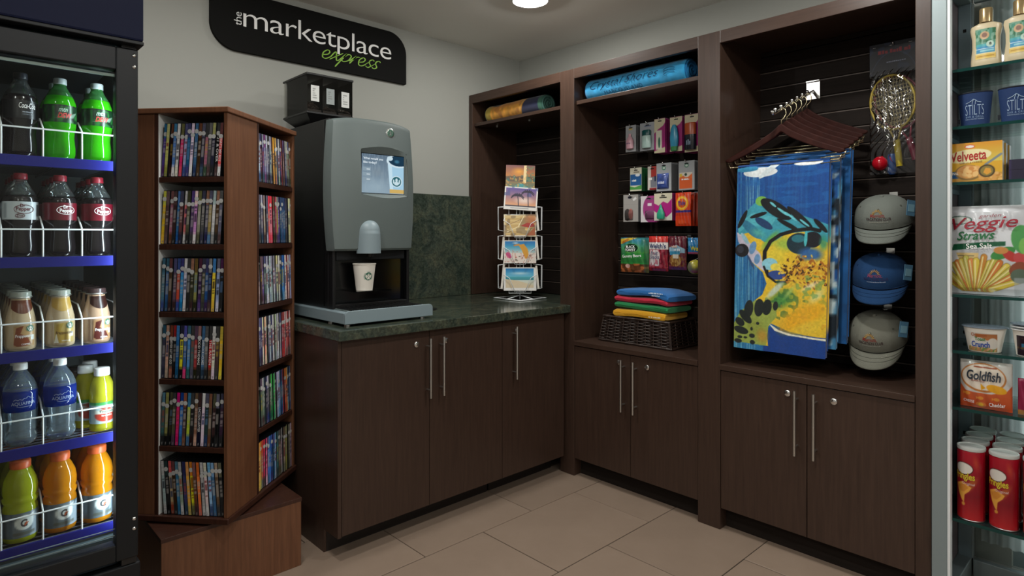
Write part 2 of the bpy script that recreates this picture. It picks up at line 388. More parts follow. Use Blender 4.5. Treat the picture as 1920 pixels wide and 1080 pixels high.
WY0, WY1, WZ0, WZ1 = -3.45, -2.66, 0.03, 2.30       # window opening in the right wall
struct(ob('wall_right', MB().box(0, 0.15, WY1, 0.0, -0.06, 2.485).box(0, 0.15, -5.2, WY0, -0.06, 2.485).box(0, 0.15, WY0, WY1, WZ1, 2.485).box(0, 0.15, WY0, WY1, -0.06, WZ0), 'wall_paint'))
win = struct(ob('window_1', MB().box(0.03, 0.09, WY0, WY0 + 0.05, WZ0, WZ1).box(0.03, 0.09, WY1 - 0.05, WY1, WZ0, WZ1).box(0.03, 0.09, WY0 + 0.05, WY1 - 0.05, WZ0, WZ0 + 0.05).box(0.03, 0.09, WY0 + 0.05, WY1 - 0.05, WZ1 - 0.05, WZ1), 'aluminium'))
ob('pane', MB().box(0.057, 0.063, WY0 + 0.05, WY1 - 0.05, WZ0 + 0.05, WZ1 - 0.05), 'pane_glass', win)
def sheer(u, v):
    y = -2.572 - u * 0.87
    return (-0.028 + 0.010 * math.sin(u * 150) * (0.6 + 0.4 * math.sin(7 * u)), y, 0.10 + 0.012 * math.sin(u * 9 + 1) + v * 2.25)
tag(ob('sheer_curtain', MB().sheet(sheer, 240, 6), 'sheer', smooth=True), 'white sheer curtain hanging at the window behind the glass display case', 'curtain')

# recessed ceiling lamps
def can(x, y, label):
    t = thing('ceiling_lamp', label, 'ceiling lamp', (x, y, 2.485), group='recessed ceiling lamps')
    ob('trim_ring', MB().lathe([(0.082, -0.002), (0.087, -0.0185), (0.091, -0.0190), (0.093, -0.016), (0.095, 0.0), (0.080, 0.0), (0.082, -0.002)], 40), 'white_plastic', t, smooth=True)  # deep lip shaped to keep the added point light off the ceiling
    ob('lens', MB().lathe([(1e-4, -0.0125), (0.04, -0.012), (0.074, -0.008), (0.082, -0.003)], 40), 'lamp_glow', t, smooth=True)
    l = bpy.data.lights.new('lamp_bulb', 'AREA'); l.shape = 'DISK'; l.size = 0.15; l.energy = CAN_POWER; l.color = CAN_COLOR
    o = bpy.data.objects.new('lamp_bulb', l); COL.objects.link(o); o.parent = t; o.location = (0, 0, -0.016)
    l = bpy.data.lights.new('lamp_wall_fill', 'POINT'); l.shadow_soft_size = 0.010; l.energy = CAN_FILL; l.color = CAN_COLOR  # extra light added below the lens to brighten the wall tops
    o = bpy.data.objects.new('lamp_wall_fill', l); COL.objects.link(o); o.parent = t; o.location = (0, 0, -0.0245)
can(-0.750, -0.852, 'round recessed ceiling lamp glowing near the corner above the counter')
for (x, y, w) in [(-2.15, -1.0, 'above the movie tower and coffee machine'), (-1.0, -2.25, 'in front of the turtle towel bay'), (-2.4, -2.3, 'over the middle of the tiled floor'), (-3.8, -2.3, 'left of the camera over the cooler aisle'), (-1.0, -3.8, 'past the glass display case'), (-2.4, -3.8, 'behind the camera over the aisle'), (-3.8, -3.8, 'in the far room corner behind the camera'), (-3.8, -1.0, 'above the left end of the cooler')]:
    can(x, y, 'round recessed ceiling lamp ' + w)

# ------------------------------------------------------------------ built-in cabinetry on the right wall
TOP = 2.177; RAIL = 2.127; SLX = -0.055
def bar_handle(parent, vert_pts, out, n=10):
    """straight steel bar on two posts; vert_pts = bottom, top, out = vector to the front"""
    b, t = Vector(vert_pts[0]), Vector(vert_pts[1]); out = Vector(out); ax = (t - b).normalized()
    m = MB().tube([b, t], 0.0058, n)
    for p in (b + ax * 0.035, t - ax * 0.035): m.tube([p, p - out], 0.0042, 8)
    return ob('handle', m, 'steel', parent, smooth=True, world=False, label='brushed steel bar handle', auto=True)
def lock(parent, p, out):
    p = Vector(p); out = Vector(out); q = Vector((0, 0, 1)).rotation_difference(out.normalized()).to_matrix().to_4x4()
    m = MB().lathe([(0.0105, 0), (0.0125, 0.002), (0.0125, 0.005), (0.009, 0.0075), (1e-4, 0.0078)], 20); m.box(-0.001, 0.001, -0.005, 0.005, 0.0075, 0.0086)
    m.xf(Matrix.Translation(p) @ q); return ob('lock', m, 'chrome', parent, smooth=True, auto=True, label='small round chrome cam lock')
SLATS = [2.132 - 0.0762 * k for k in range(20)]
def back_slats(parent, y0, y1, z0, z1):
    bp = ob('back_panel', MB().box(-0.045, -0.004, y0, y1, z0, z1), 'dark_gap', parent, world=True)
    zs = [z for z in SLATS if z0 + 0.01 < z < z1 - 0.005]; ed = [z1] + zs + [z0]
    for a, b in zip(ed[:-1], ed[1:]):
        zt = a - (0.0 if a == z1 else 0.0035); zb = b + (0.0 if b == z0 else 0.0035)
        # each board with a bevelled lower lip
        pr = [(-0.045, zb), (-0.060, zb), (-0.062, zb + 0.002), (-0.062, zt - 0.001), (-0.061, zt), (-0.045, zt)]
        m = MB().prism(pr, y0 + 0.0005, y1 - 0.0005, lambda p, q, d: (p, d, q))
        ob('slat', m, 'wood_slat', bp)
def slat_lit_lip(parent, y0, y1, z0, z1):  # light on the board edges, put in as strips of paler colour
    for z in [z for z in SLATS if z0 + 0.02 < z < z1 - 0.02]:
        ob('slat_lit_strip', MB().box(-0.0640, -0.050, y0 + 0.001, y1 - 0.001, z - 0.0040, z + 0.0004), 'wood_lip_lit', parent, world=True)

# bay above the counter (postcards)
b1 = thing('display_hutch', 'dark brown open wall hutch on the counter behind the postcard rack', 'cabinet', (-0.225, -0.40, 0.912))
P = dict(parent=b1, world=True)
ob('side_panel', MB().box(XB, -0.004, -0.035, -0.004, 0.912, TOP), 'wood_dark', bevel=0.0015, **P)
ob('top_rail', MB().box(XB, XB + 0.022, -0.785, -0.035, RAIL - 0.005, TOP), 'wood_dark_h', bevel=0.0015, **P)
ob('top_panel', MB().box(XB + 0.022, -0.004, -0.785, -0.035, TOP - 0.02, TOP), 'wood_dark_h', **P)
ob('shelf', MB().box(XB + 0.018, -0.06, -0.784, -0.0355, 1.978, 1.998), 'wood_dark_h', bevel=0.0015, **P)
for yy in (-0.16, -0.45): ob('shelf_pin', MB().tube([(XB + 0.10, yy, 1.978), (XB + 0.10, yy, 1.967)], 0.006, 10), 'steel', **P)
back_slats(b1, -0.785, -0.035, 0.912, 2.155); slat_lit_lip(b1, -0.785, -0.035, 0.912, 1.97)

def tall_cabinet(label, yl0, yl1, yr0, yr1, ymid, knobs, shelf):
    """post / bay / post; y values run away from the corner (negative)"""
    t = thing('display_cabinet', label, 'cabinet', ((XB) / 2, (yl1 + yr0) / 2, 0.0)); P = dict(parent=t, world=True)
    ob('post', MB().box(XB, -0.004, yl1, yl0, 0.0, TOP), 'wood_dark', bevel=0.002, **P)
    if yr1 is not None: ob('post', MB().box(XB, -0.004, yr1, yr0, 0.0, TOP), 'wood_dark', bevel=0.002, **P)
    ob('top_rail', MB().box(XB, XB + 0.022, yr0, yl1, RAIL - 0.004, TOP), 'wood_dark_h', bevel=0.0015, **P)
    ob('top_panel', MB().box(XB + 0.022, -0.004, yr0, yl1, TOP - 0.02, TOP), 'wood_dark_h', **P)
    if shelf: ob('shelf', MB().box(XB + 0.018, -0.063, yr0 + 0.001, yl1 - 0.001, 1.985, 2.005), 'wood_dark_h', bevel=0.0015, **P)
    ob('ledge', MB().box(XB - 0.004, -0.004, yr0 + 0.0005, yl1 - 0.0005, 0.697, 0.721), 'wood_dark_h', bevel=0.0015, **P)
    ob('carcass', MB().box(XB + 0.026, -0.004, yr0 + 0.001, yl1 - 0.001, 0.092, 0.696), 'dark_gap', **P)
    ob('toe_kick', MB().box(XB + 0.055, -0.03, yr0 + 0.001, yl1 - 0.001, 0.0, 0.091), 'wood_slat', **P)
    back_slats(t, yr0, yl1, 0.722, 2.155); slat_lit_lip(t, yr0, yl1, 0.722, 2.15)
    for i, (a, b) in enumerate(((yl1 - 0.002, ymid + 0.0016), (ymid - 0.0016, yr0 + 0.002))):
        d = ob('door', MB().box(XB + 0.004, XB + 0.024, b, a, 0.093, 0.693), 'wood_dark', bevel=0.001, **P)
        hy = ymid + (0.036 if i == 0 else -0.036)
        bar_handle(d, ((XB - 0.028, hy, 0.412), (XB - 0.028, hy, 0.668)), (-0.033, 0, 0)); lock(d, (XB + 0.004, knobs[i], 0.648), (-1, 0, 0))
    return t
tall_cabinet('dark brown display cabinet with basket, hanging goods and two doors', -0.785, -0.885, -1.615, None, -1.246, (-1.178, -1.345), True)
tall_cabinet('dark brown display cabinet with the turtle towel, caps and two doors', -1.615, -1.722, -2.455, -2.503, -2.0866, (-2.012, -2.187), False)

# ------------------------------------------------------------------ base cabinets along the back wall
CF = -0.862; DF = -0.832     # counter front, door front
def base_cabinet(label, x0, x1, doors, side):
    t = thing('base_cabinet', label, 'cabinet', ((x0 + x1) / 2, -0.42, 0)); P = dict(parent=t, world=True)
    ob('carcass', MB().box(x0 + (0.016 if side else 0.0), x1, -0.810, -0.003, 0.094, 0.869), 'dark_gap', **P)
    ob('toe_kick', MB().box(x0 + 0.010, x1, -0.717, -0.02, 0.0, 0.0935), 'toe_black', **P)
    if side:
        pr = [(-0.003, 0.0), (-0.716, 0.0), (-0.716, 0.0935), (DF, 0.0935), (DF, 0.8695), (-0.003, 0.8695)]
        ob('side_panel', MB().prism(pr, x0, x0 + 0.0155, lambda p, q, d: (d, p, q)), 'wood_dark', **P)
    for (a, b, hx_, kx) in doors:
        d = ob('door', MB().box(a, b, DF, DF + 0.02, 0.097, 0.867), 'wood_dark', bevel=0.001, **P)
        bar_handle(d, ((hx_, DF - 0.030, 0.574), (hx_, DF - 0.030, 0.834)), (0, -0.033, 0)); lock(d, (kx, DF, 0.812), (0, -1, 0))
base_cabinet('brown two-door base cabinet under the coffee machine', -1.797, -0.9232, [(-1.779, -1.3590, -1.372, -1.428), (-1.3562, -0.9245, -1.300, -1.270)], True)
base_cabinet('narrow brown single-door base cabinet in the corner under the postcard rack', -0.9228, XB - 0.001, [(-0.9215, XB - 0.022, -0.851, -0.826)], False)
ct = MB(); ct.box(-1.807, XB - 0.0005, CF, -0.022, 0.8702, 0.910); ct.box(XB - 0.0005, -0.004, -0.784, -0.003, 0.8702, 0.910)
tag(ob('countertop', ct, 'granite', bevel=0.003), 'polished dark green granite countertop along the back wall', 'countertop')
tag(ob('backsplash', MB().box(-1.807, XB - 0.0005, -0.021, -0.001, 0.9105, 1.533), 'granite', bevel=0.0015), 'dark green granite backsplash slab beside the coffee machine', 'backsplash')
# grommet disc lying on the counter
tag(ob('cable_grommet', MB().lathe([(0.048, 0), (0.048, 0.004), (0.044, 0.006), (0.030, 0.006), (0.026, 0.003), (1e-4, 0.003)], 32), 'black_plastic', smooth=True, loc=(-1.13, -0.50, 0.9102), auto=True), 'black round cable grommet on the counter right of the coffee machine', 'grommet')

# ------------------------------------------------------------------ sign
def sgn(y): return lambda a, b: (a, y, b)
def corner(cx, cz, r, a0, a1, n=14): return [(cx + r * math.cos(math.radians(a0 + (a1 - a0) * i / n)), cz + r * math.sin(math.radians(a0 + (a1 - a0) * i / n))) for i in range(n + 1)]
SX0, SX1, SZ0, SZ1 = -2.012, -0.938, 2.163, 2.447
poly = [(SX0, SZ1)] + corner(SX0 + 0.12, SZ0 + 0.12, 0.12, 180, 270) + [(SX1, SZ0)] + corner(SX1 - 0.12, SZ1 - 0.12, 0.12, 0, 90)
sg = thing('shop_sign', 'black wall sign reading the marketplace express above the coffee machine', 'sign', ((SX0 + SX1) / 2, -0.001, SZ0))
ob('sign_board', MB().prism(poly, -0.021, -0.002), 'black_sign', sg, world=True)
F = sgn(-0.0215)
def sign_x(s, x0, x1, zb, mat, hgt_cap, bold, shear=0.0, sp=0.92):
    """letters fitted to a width, standing on baseline zb"""
    v, f = text_mesh(s, bold, shear, sp, 6); xs = [p[0] for p in v]; k = (x1 - x0) / (max(xs) - min(xs)); kz = hgt_cap
    out = [((p[0] - min(xs)) * k + x0, -0.0216, zb + p[1] * kz) for p in v]
    me = bpy.data.meshes.new('lettering'); me.from_pydata(out, [], f); me.update(); return ob('lettering', me, mat, sg, world=True)
sign_x('marketplace', -1.863, -1.040, 2.2845, 'white_ink', 0.144, -0.006, sp=0.93)
v, f = text_mesh('the', -0.008, 0, 0.9, 5); xs = [p[0] for p in v]; ys = [p[1] for p in v]; k = 0.064 / (max(xs) - min(xs))
me = bpy.data.meshes.new('lettering'); me.from_pydata([(-1.871 - (p[1]) * k * 0.95, -0.0216, 2.285 + (p[0] - min(xs)) * k) for p in v], [], f); me.update(); ob('lettering', me, 'white_ink', sg, world=True)
def script(strokes, x0, zb, k, slant, mat, parent, y, r=0.0042, kz=None):
    kz = kz or k
    """handwritten letters drawn as pen strokes of changing width"""
    m = MB()
    for st, wd in strokes:
        pts = []; n = len(st)
        for i in range(n - 1):      # catmull-rom
            p0, p1, p2, p3 = st[max(i - 1, 0)], st[i], st[i + 1], st[min(i + 2, n - 1)]
            for q in range(6):
                t = q / 6
                pts.append(tuple(0.5 * (2 * p1[j] + (p2[j] - p0[j]) * t + (2 * p0[j] - 5 * p1[j] + 4 * p2[j] - p3[j]) * t * t + (3 * p1[j] - p0[j] - 3 * p2[j] + p3[j]) * t ** 3) for j in (0, 1)))
        pts.append(st[-1]); L = [(x0 + a * k + b * slant * kz, zb + b * kz) for a, b in pts]
        vs = []; nn = len(L)
        for i in range(nn):
            a = L[max(i - 1, 0)]; b = L[min(i + 1, nn - 1)]; dx, dz = b[0] - a[0], b[1] - a[1]; l = math.hypot(dx, dz) + 1e-9
            w = r * wd * (0.55 + 0.6 * abs(dz) / l) * (0.5 if i in (0, nn - 1) else 1)
            vs += [(L[i][0] - dz / l * w, y, L[i][1] + dx / l * w), (L[i][0] + dz / l * w, y, L[i][1] - dx / l * w)]
        m.add(vs, [(2 * i, 2 * i + 2, 2 * i + 3, 2 * i + 1) for i in range(nn - 1)])
    return ob('lettering', m, mat, parent, world=True, label='green handwritten lettering')
e_ = lambda o: ([(o, .35), (o + .35, .5), (o + .42, .8), (o + .22, .95), (o + .02, .6), (o + .1, .12), (o + .35, .02), (o + .62, .3)], 1)
s_ = lambda o: ([(o, .1), (o + .22, .0), (o + .36, .22), (o + .2, .5), (o + .16, .78), (o + .34, .95), (o + .5, .82)], 1)
script([e_(0), ([(.62, .3), (.74, .8), (.86, .92), (.98, .5), (1.12, .05), (1.28, .15)], 1), ([(1.36, .95), (1.0, .5), (.62, .0)], .8),
        ([(1.28, .15), (1.62, .98), (1.45, .3), (1.2, -.65)], 1.1), ([(1.5, .5), (1.75, .95), (2.0, .8), (1.92, .3), (1.62, .08), (1.46, .2)], 1),
        ([(2.0, .25), (2.36, .95), (2.24, .5), (2.08, .02)], 1.1), ([(2.2, .45), (2.42, .85), (2.64, .9)], .9), e_(2.66), ([(3.2, .25), (3.5, .7)], .6), s_(3.3), ([(3.66, .1), (3.95, .6)], .5), s_(3.8)],
       -1.468, 2.2145, 0.079, 0.45, 'green_ink', sg, -0.0217, r=0.0031, kz=0.050)
# ------------------------------------------------------------------ rotating movie tower
TCX = -2.172
TW = thing('movie_tower', 'reddish wood rotating movie tower with six tiers of cases', 'display tower', (TCX, -0.44625, 0.0), math.radians(40.344))
HB = 0.255; HP = 0.262
# plinth is square to the wall, so it is turned back inside the rotated tower
Rm = Matrix.Rotation(-math.radians(40.344), 4, 'Z')
def tow(x, y, z): return Rm @ Vector((x + 2.16675, y + 0.44625, z))
pl = MB().box(-2.394, -1.906, -0.746, -0.235, 0.0, 0.2490); pl.xf(Matrix.Translation((-TCX, 0.44625, 0))); pl.xf(Rm)
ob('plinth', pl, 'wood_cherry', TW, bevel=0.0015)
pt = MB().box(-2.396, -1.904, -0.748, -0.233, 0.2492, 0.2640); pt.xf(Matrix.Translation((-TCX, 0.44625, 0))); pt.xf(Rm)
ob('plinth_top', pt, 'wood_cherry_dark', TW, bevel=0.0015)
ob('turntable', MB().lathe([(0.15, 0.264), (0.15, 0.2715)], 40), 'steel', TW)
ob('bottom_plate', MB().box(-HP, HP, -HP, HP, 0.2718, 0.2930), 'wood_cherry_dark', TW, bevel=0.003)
ob('top_plate', MB().box(-HP, HP, -HP, HP, 1.7120, 1.7315), 'wood_cherry', TW, bevel=0.003)
ZB = [1.488, 1.250, 1.0115, 0.774, 0.537, 0.2935]       # shelf tops
def compartment(k):
    yi = 0.0425 if k == 1 else 0.006; yl = yi - 0.0025
    """one wing of the pinwheel, built for the left face then turned by k quarter turns"""
    q = Matrix.Rotation(math.radians(90 * k), 4, 'Z')
    def part(name, m, mat, **kw): m.xf(q); return ob(name, m, mat, TW, **kw)
    Z0, Z1 = 0.2932, 1.7118
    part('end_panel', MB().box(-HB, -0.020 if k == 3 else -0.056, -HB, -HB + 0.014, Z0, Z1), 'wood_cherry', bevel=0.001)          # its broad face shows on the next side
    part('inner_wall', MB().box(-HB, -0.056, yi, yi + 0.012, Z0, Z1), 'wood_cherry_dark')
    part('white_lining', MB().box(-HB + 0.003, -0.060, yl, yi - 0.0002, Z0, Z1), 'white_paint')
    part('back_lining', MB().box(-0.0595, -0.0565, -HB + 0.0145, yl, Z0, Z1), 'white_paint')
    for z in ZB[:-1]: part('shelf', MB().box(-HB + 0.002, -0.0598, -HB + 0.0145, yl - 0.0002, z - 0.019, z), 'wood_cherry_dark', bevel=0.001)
for k in range(4): compartment(k)

# spine colours, read tier by tier: top / middle / bottom of each spine
LEFT = ['257/437/425 996/995/773 532/211/322 368/469/cbb bbb/aaa/bba 553/a25/b45 446/88a/347 335/146/336 bab/bab/ccc 357/357/235 532/321/432 445/223/345 333/856/343 555/444/433 885/223/222 333/111/433 533/b44/bbb',
        'aa4/b92/c93 544/433/544 644/856/532 433/322/222 469/369/259 334/533/223 aaa/b66/bbb 332/443/222 436/435/333 caa/a7a/cbb 553/776/443 334/444/334 754/445/224 445/874/468 899/aaa/777 754/432/222 444/556/433',
        '356/467/347 356/358/246 533/432/322 446/545/322 347/a43/348 336/37a/169 bbb/aab/bbb 333/222/222 754/332/322 542/774/221 423/324/436 334/443/333 335/247/324 666/223/433 369/ca3/b93 556/78a/aab 424/222/222',
        '245/334/223 976/a87/987 632/333/854 822/222/211 369/258/146 223/cb2/111 448/358/b36 356/47a/255 333/455/445 434/833/221 755/222/222 357/468/234 444/555/222 333/a22/432 aaa/bba/bab 333/433/333 983/b92/ca3',
        '467/355/222 774/774/111 443/332/111 333/443/434 a16/c26/a15 137/36a/258 743/433/643 368/9a3/357 333/222/211 543/754/a87 322/112/112 bbb/bab/bab 445/233/235 643/543/532 443/322/111 556/111/222 334/323/222',
        '999/899/999 233/222/111 a44/986/732 533/321/222 467/368/257 888/787/999 224/335/234 a74/b83/984 a62/bb2/553 644/532/322 a52/c63/a54 999/888/999 aa9/baa/aaa 58a/79b/346 68a/357/357 876/543/333 554/222/222']
RIGHT = ['99a/89a/346 335/423/222 778/546/345 636/668/535 99a/778/334 333/445/222 889/788/445 544/543/222 c83/b84/b84 a84/a85/965 445/567/346 999/99a/898 333/446/223 733/844/733 546/755/544 888/557/335 aa9/776/333 557/676/444 754/543/332',
         '556/445/333 889/556/234 445/334/223 766/876/433 556/445/889 b34/c55/b34 b34/d78/c45 c33/b45/b34 643/544/332 a45/945/433 887/874/435 446/548/336 346/357/246 346/457/346 346/357/246 335/346/234 445/445/333 cc9/bb8/aa8 997/886/776',
         '998/988/766 544/433/322 545/547/434 446/455/333 889/899/99a 556/89a/aaa 9aa/9aa/789 889/899/899 778/aab/899 443/556/334 cb8/aa8/899 ccb/bba/aaa 445/246/234 358/47a/368 25a/36a/79b ccc/bbb/bbb 944/a55/966 caa/b99/a88 88a/78a/88a',
         '557/446/334 446/335/323 bb9/ba9/aa9 c97/b76/b98 ccb/bb9/aa8 445/556/445 abb/9aa/9ab 335/457/334 ddd/bbb/bbb 9a8/898/788 889/877/99a ccd/bbc/abb 557/778/989 733/834/933 833/933/a33 baa/a99/988 c99/b66/a66 722/833/655 b88/a77/766',
         '444/454/544 545/565/444 999/676/433 345/344/233 446/334/335 aab/445/236 343/454/244 4a5/385/274 384/3a5/385 556/99a/999 99b/aac/89b 99a/79b/58a 357/469/358 446/368/247 733/834/934 c63/b54/833 d84/c74/b63 456/68a/799 457/568/346',
         'b84/b95/b94 a73/a84/995 b43/a54/555 b34/a35/433 a46/d68/c9a 557/46a/357 36a/36b/46a 348/247/336 447/246/246 58a/79b/89a 355/366/344 555/654/443 444/655/443 999/a9a/aaa 654/987/665 886/884/774 885/995/885 776/665/554 989/878/767']
CN = [('white', (.85, .85, .85)), ('grey', (.5, .5, .5)), ('black', (.1, .1, .1)), ('red', (.7, .2, .2)), ('pink', (.85, .25, .5)), ('orange', (.85, .5, .2)), ('yellow', (.8, .7, .2)), ('green', (.25, .55, .25)), ('blue', (.2, .4, .7)), ('teal', (.2, .45, .5)), ('brown', (.4, .28, .2)), ('purple', (.35, .25, .45))]
def cname(c): return min(CN, key=lambda n: sum((a - b) ** 2 for a, b in zip(c, n[1])))[0]
ORD = 'first second third fourth fifth sixth seventh eighth ninth tenth eleventh twelfth thirteenth fourteenth fifteenth sixteenth seventeenth eighteenth nineteenth'.split()
TITLES = {(0, 0, 15): ('21 & OVER', 'white_ink'), (0, 0, 16): ("THAT'S MY BOY", 'white_ink'), (0, 3, 2): ('NEVER LET ME GO', 'white_ink'), (0, 3, 10): ('ODD THOMAS', 'white_ink'), (0, 3, 11): ('SHERLOCK HOLMES', 'white_ink'),
          (0, 3, 13): ('THE RAVEN', 'white_ink'), (0, 4, 10): ('LINCOLN LAWYER', 'white_ink'), (0, 1, 14): ('', None)}
stick_me = MB().lathe([(0.0078, 0), (0.0078, 0.0004), (1e-4, 0.0005)], 14).xf(Matrix.Rotation(math.radians(90), 4, 'X')).mesh('sticker')
body_cache = {}
def dvd(face, tier, i, n, spec, x, w, tilt, zb, hgt):
    cs = [hx(c) for c in spec.split('/')]; mid = cs[1]
    lab = '%s-spined movie case, %s from left, %s tier from top, %s tower side' % (cname(mid), ORD[i], ORD[tier], 'left' if face == 0 else 'right')
    r = random.Random(face * 1000 + tier * 50 + i)
    key = (round(w, 4), round(hgt, 3))
    if key not in body_cache: body_cache[key] = MB().box(-w / 2, w / 2, 0.0006, 0.135, 0, hgt).mesh('movie_case')
    o = ob('movie_case', body_cache[key], 'case_plastic'); tag(o, lab, 'movie case', 'movie cases in the rotating tower')
    q = Matrix.Rotation(math.radians(40.344 + (-90 if face == 0 else 0)), 4, 'Z')
    # local frame: x along the face to the right, y inwards
    if face == 0: lp = Vector((-HB + 0.006 + r.uniform(-.002, .004), 0.0, 0)); lp = Vector((lp.x, -x, 0))
    else: lp = Vector((x, -HB + 0.006 + r.uniform(-.002, .004), 0))
    wp = Matrix.Translation((TCX, -0.44625, 0)) @ Matrix.Rotation(math.radians(40.344), 4, 'Z') @ lp
    o.matrix_basis = Matrix.Translation((wp.x, wp.y, zb + 0.0006 + abs(math.sin(tilt)) * w / 2)) @ q @ Matrix.Rotation(tilt, 4, 'Y')
    ws = w - 0.0022; rows = 44; cols = []
    t0, t1 = r.uniform(.30, .42), r.uniform(.62, .72); dark = sum(mid) / 3 < 0.5
    tc = (np.array([.78, .76, .74]) if dark else np.array(r.choice([(.12, .12, .16), (.5, .12, .14), (.14, .2, .4)])))
    if r.random() < .2 and dark: tc = np.array(r.choice([(.75, .65, .25), (.7, .3, .25), (.4, .55, .75)]))
    title = TITLES.get((face, tier, i)); pat = [r.random() < .68 for _ in range(rows)]; a = np.array(cs)
    for j in range(rows):
        v = j / (rows - 1)          # bottom to top
        base = a[2] if v < .2 else a[1] if v < .74 else a[0]
        if .17 < v < .23: base = (a[2] + a[1]) / 2
        base = base * (1 + 0.12 * (r.random() - .5)) * 1.36
        for ii in range(5):
            c = base.copy()
            if not title and t0 < v < t1 and ii in (1, 2, 3) and pat[j]: c = c * .35 + tc * .65
            if ii in (0, 4): c = c * .80 + np.array([.10, .11, .12])
            if .02 < v < .06 and ii == 2: c = np.array([.7, .7, .7]) * .8
            cols.append(lin(np.clip(c, 0, 1)))
    m = MB().sheet(lambda u, v: (-ws / 2 + u * ws, 0.0, 0.002 + v * (hgt - 0.004)), 5, rows, cols)
    ob('spine_print', m, 'print_gloss', o)
    if r.random() < (.78 if face == 0 else .6):
        ob('sticker', stick_me, 'sticker_white', o, loc=(r.uniform(-.0012, .0012), -0.0002, hgt * r.choice([.74, .77, .80, .84])), label='round white rental sticker')
    if title and title[0]:
        txt(o, title[0], title[1], lambda p, q_: (p, -0.0003, q_), w=hgt * .46, hgt=0.0085, x=0, y=hgt * .50, rot=-math.pi / 2, bold=0.01)
for face, rows in ((0, LEFT), (1, RIGHT)):
    for ti, row in enumerate(rows):
        sp = row.split(); n = len(sp)
        if face == 0: xa, xb = -0.0035 + 0.001, HB - 0.0145 - 0.001
        else: xa, xb = -0.040 + 0.001, HB - 0.0155
        if face == 1: sp = sp[:19]; n = len(sp)
        w = (xb - xa) / n; lean = [0.075, 0.065, 0.05, 0.045, 0.05, -0.07][ti] if face == 0 else [-0.07, -0.05, -0.055, -0.05, -0.05, -0.02][ti]
        hgt = 0.1905; slack = abs(math.tan(lean)) * hgt; w = (xb - xa - slack - 0.002) / n
        for i, s in enumerate(sp):
            # a leaning row rests with its top against one side
            x = xa + 0.001 + (i + .5) * w + (0 if lean > 0 else slack)
            dvd(face, ti, i, n, s, x, w - 0.0004, lean, ZB[ti], hgt)
# ------------------------------------------------------------------ coffee machine
CMX = -1.518
cm = thing('coffee_machine', 'silver grey coffee machine with touchscreen and black sides on the counter', 'coffee machine', (CMX, -0.36, 0.9105)); P = dict(parent=cm, world=True)
for (fx, fy) in ((-1.705, -0.74), (-1.335, -0.74), (-1.705, -0.15), (-1.335, -0.15), (-1.705, -0.60)):
    ob('foot', MB().lathe([(0.014, 0.9105), (0.014, 0.9145), (0.006, 0.9155), (0.006, 0.921)], 14, (fx, fy, 0)), 'chrome', smooth=True, auto=True, **P)
def rrect(x0, x1, z0, z1, r, n=6):
    return corner(x1 - r, z1 - r, r, 0, 90, n) + corner(x0 + r, z1 - r, r, 90, 180, n) + corner(x0 + r, z0 + r, r, 180, 270, n) + corner(x1 - r, z0 + r, r, 270, 360, n)
# drip base: front lip with rounded upper corners
tp = [(-1.737, 0.921)] + [(-1.302, 0.921)] + corner(-1.302 - 0.018, 0.974 - 0.018, 0.018, 0, 90) + corner(-1.737 + 0.018, 0.974 - 0.018, 0.018, 90, 180)
ob('drip_base', MB().prism(tp, -0.780, -0.768).box(-1.737, -1.302, -0.7681, -0.10, 0.921, 0.966), 'machine_light', bevel=0.002, **P)
ob('drip_tray', MB().box(-1.700, -1.338, -0.755, -0.615, 0.9662, 0.9700), 'machine_grey', **P)
for k in range(16): ob('grate_bar', MB().box(-1.690 + k * 0.0225, -1.678 + k * 0.0225, -0.748, -0.622, 0.9702, 0.9735), 'machine_black', **P)
# black body
ob('body', MB().box(-1.708, -1.320, -0.578, -0.09, 0.9662, 1.790), 'machine_black', bevel=0.004, **P)
ob('body_seam', MB().box(-1.7095, -1.7081, -0.545, -0.541, 0.975, 1.785), 'black_gloss', **P)
# brew bay below the panel: recessed box with frame
ob('bay_frame', MB().box(-1.708, -1.694, -0.618, -0.579, 0.9662, 1.236).box(-1.334, -1.320, -0.618, -0.579, 0.9662, 1.236).box(-1.694, -1.334, -0.618, -0.579, 0.9662, 0.985), 'machine_black', bevel=0.002, **P)
ob('bay_back', MB().box(-1.693, -1.335, -0.590, -0.5795, 0.9855, 1.236), 'black_gloss', **P)
ob('bay_strip', MB().box(-1.690, -1.345, -0.6165, -0.591, 1.175, 1.2165), 'cooler_black', bevel=0.003, **P)
ob('cup_shelf', MB().box(-1.640, -1.470, -0.705, -0.592, 1.040, 1.0440), 'smoke_plastic', bevel=0.0015, **P)
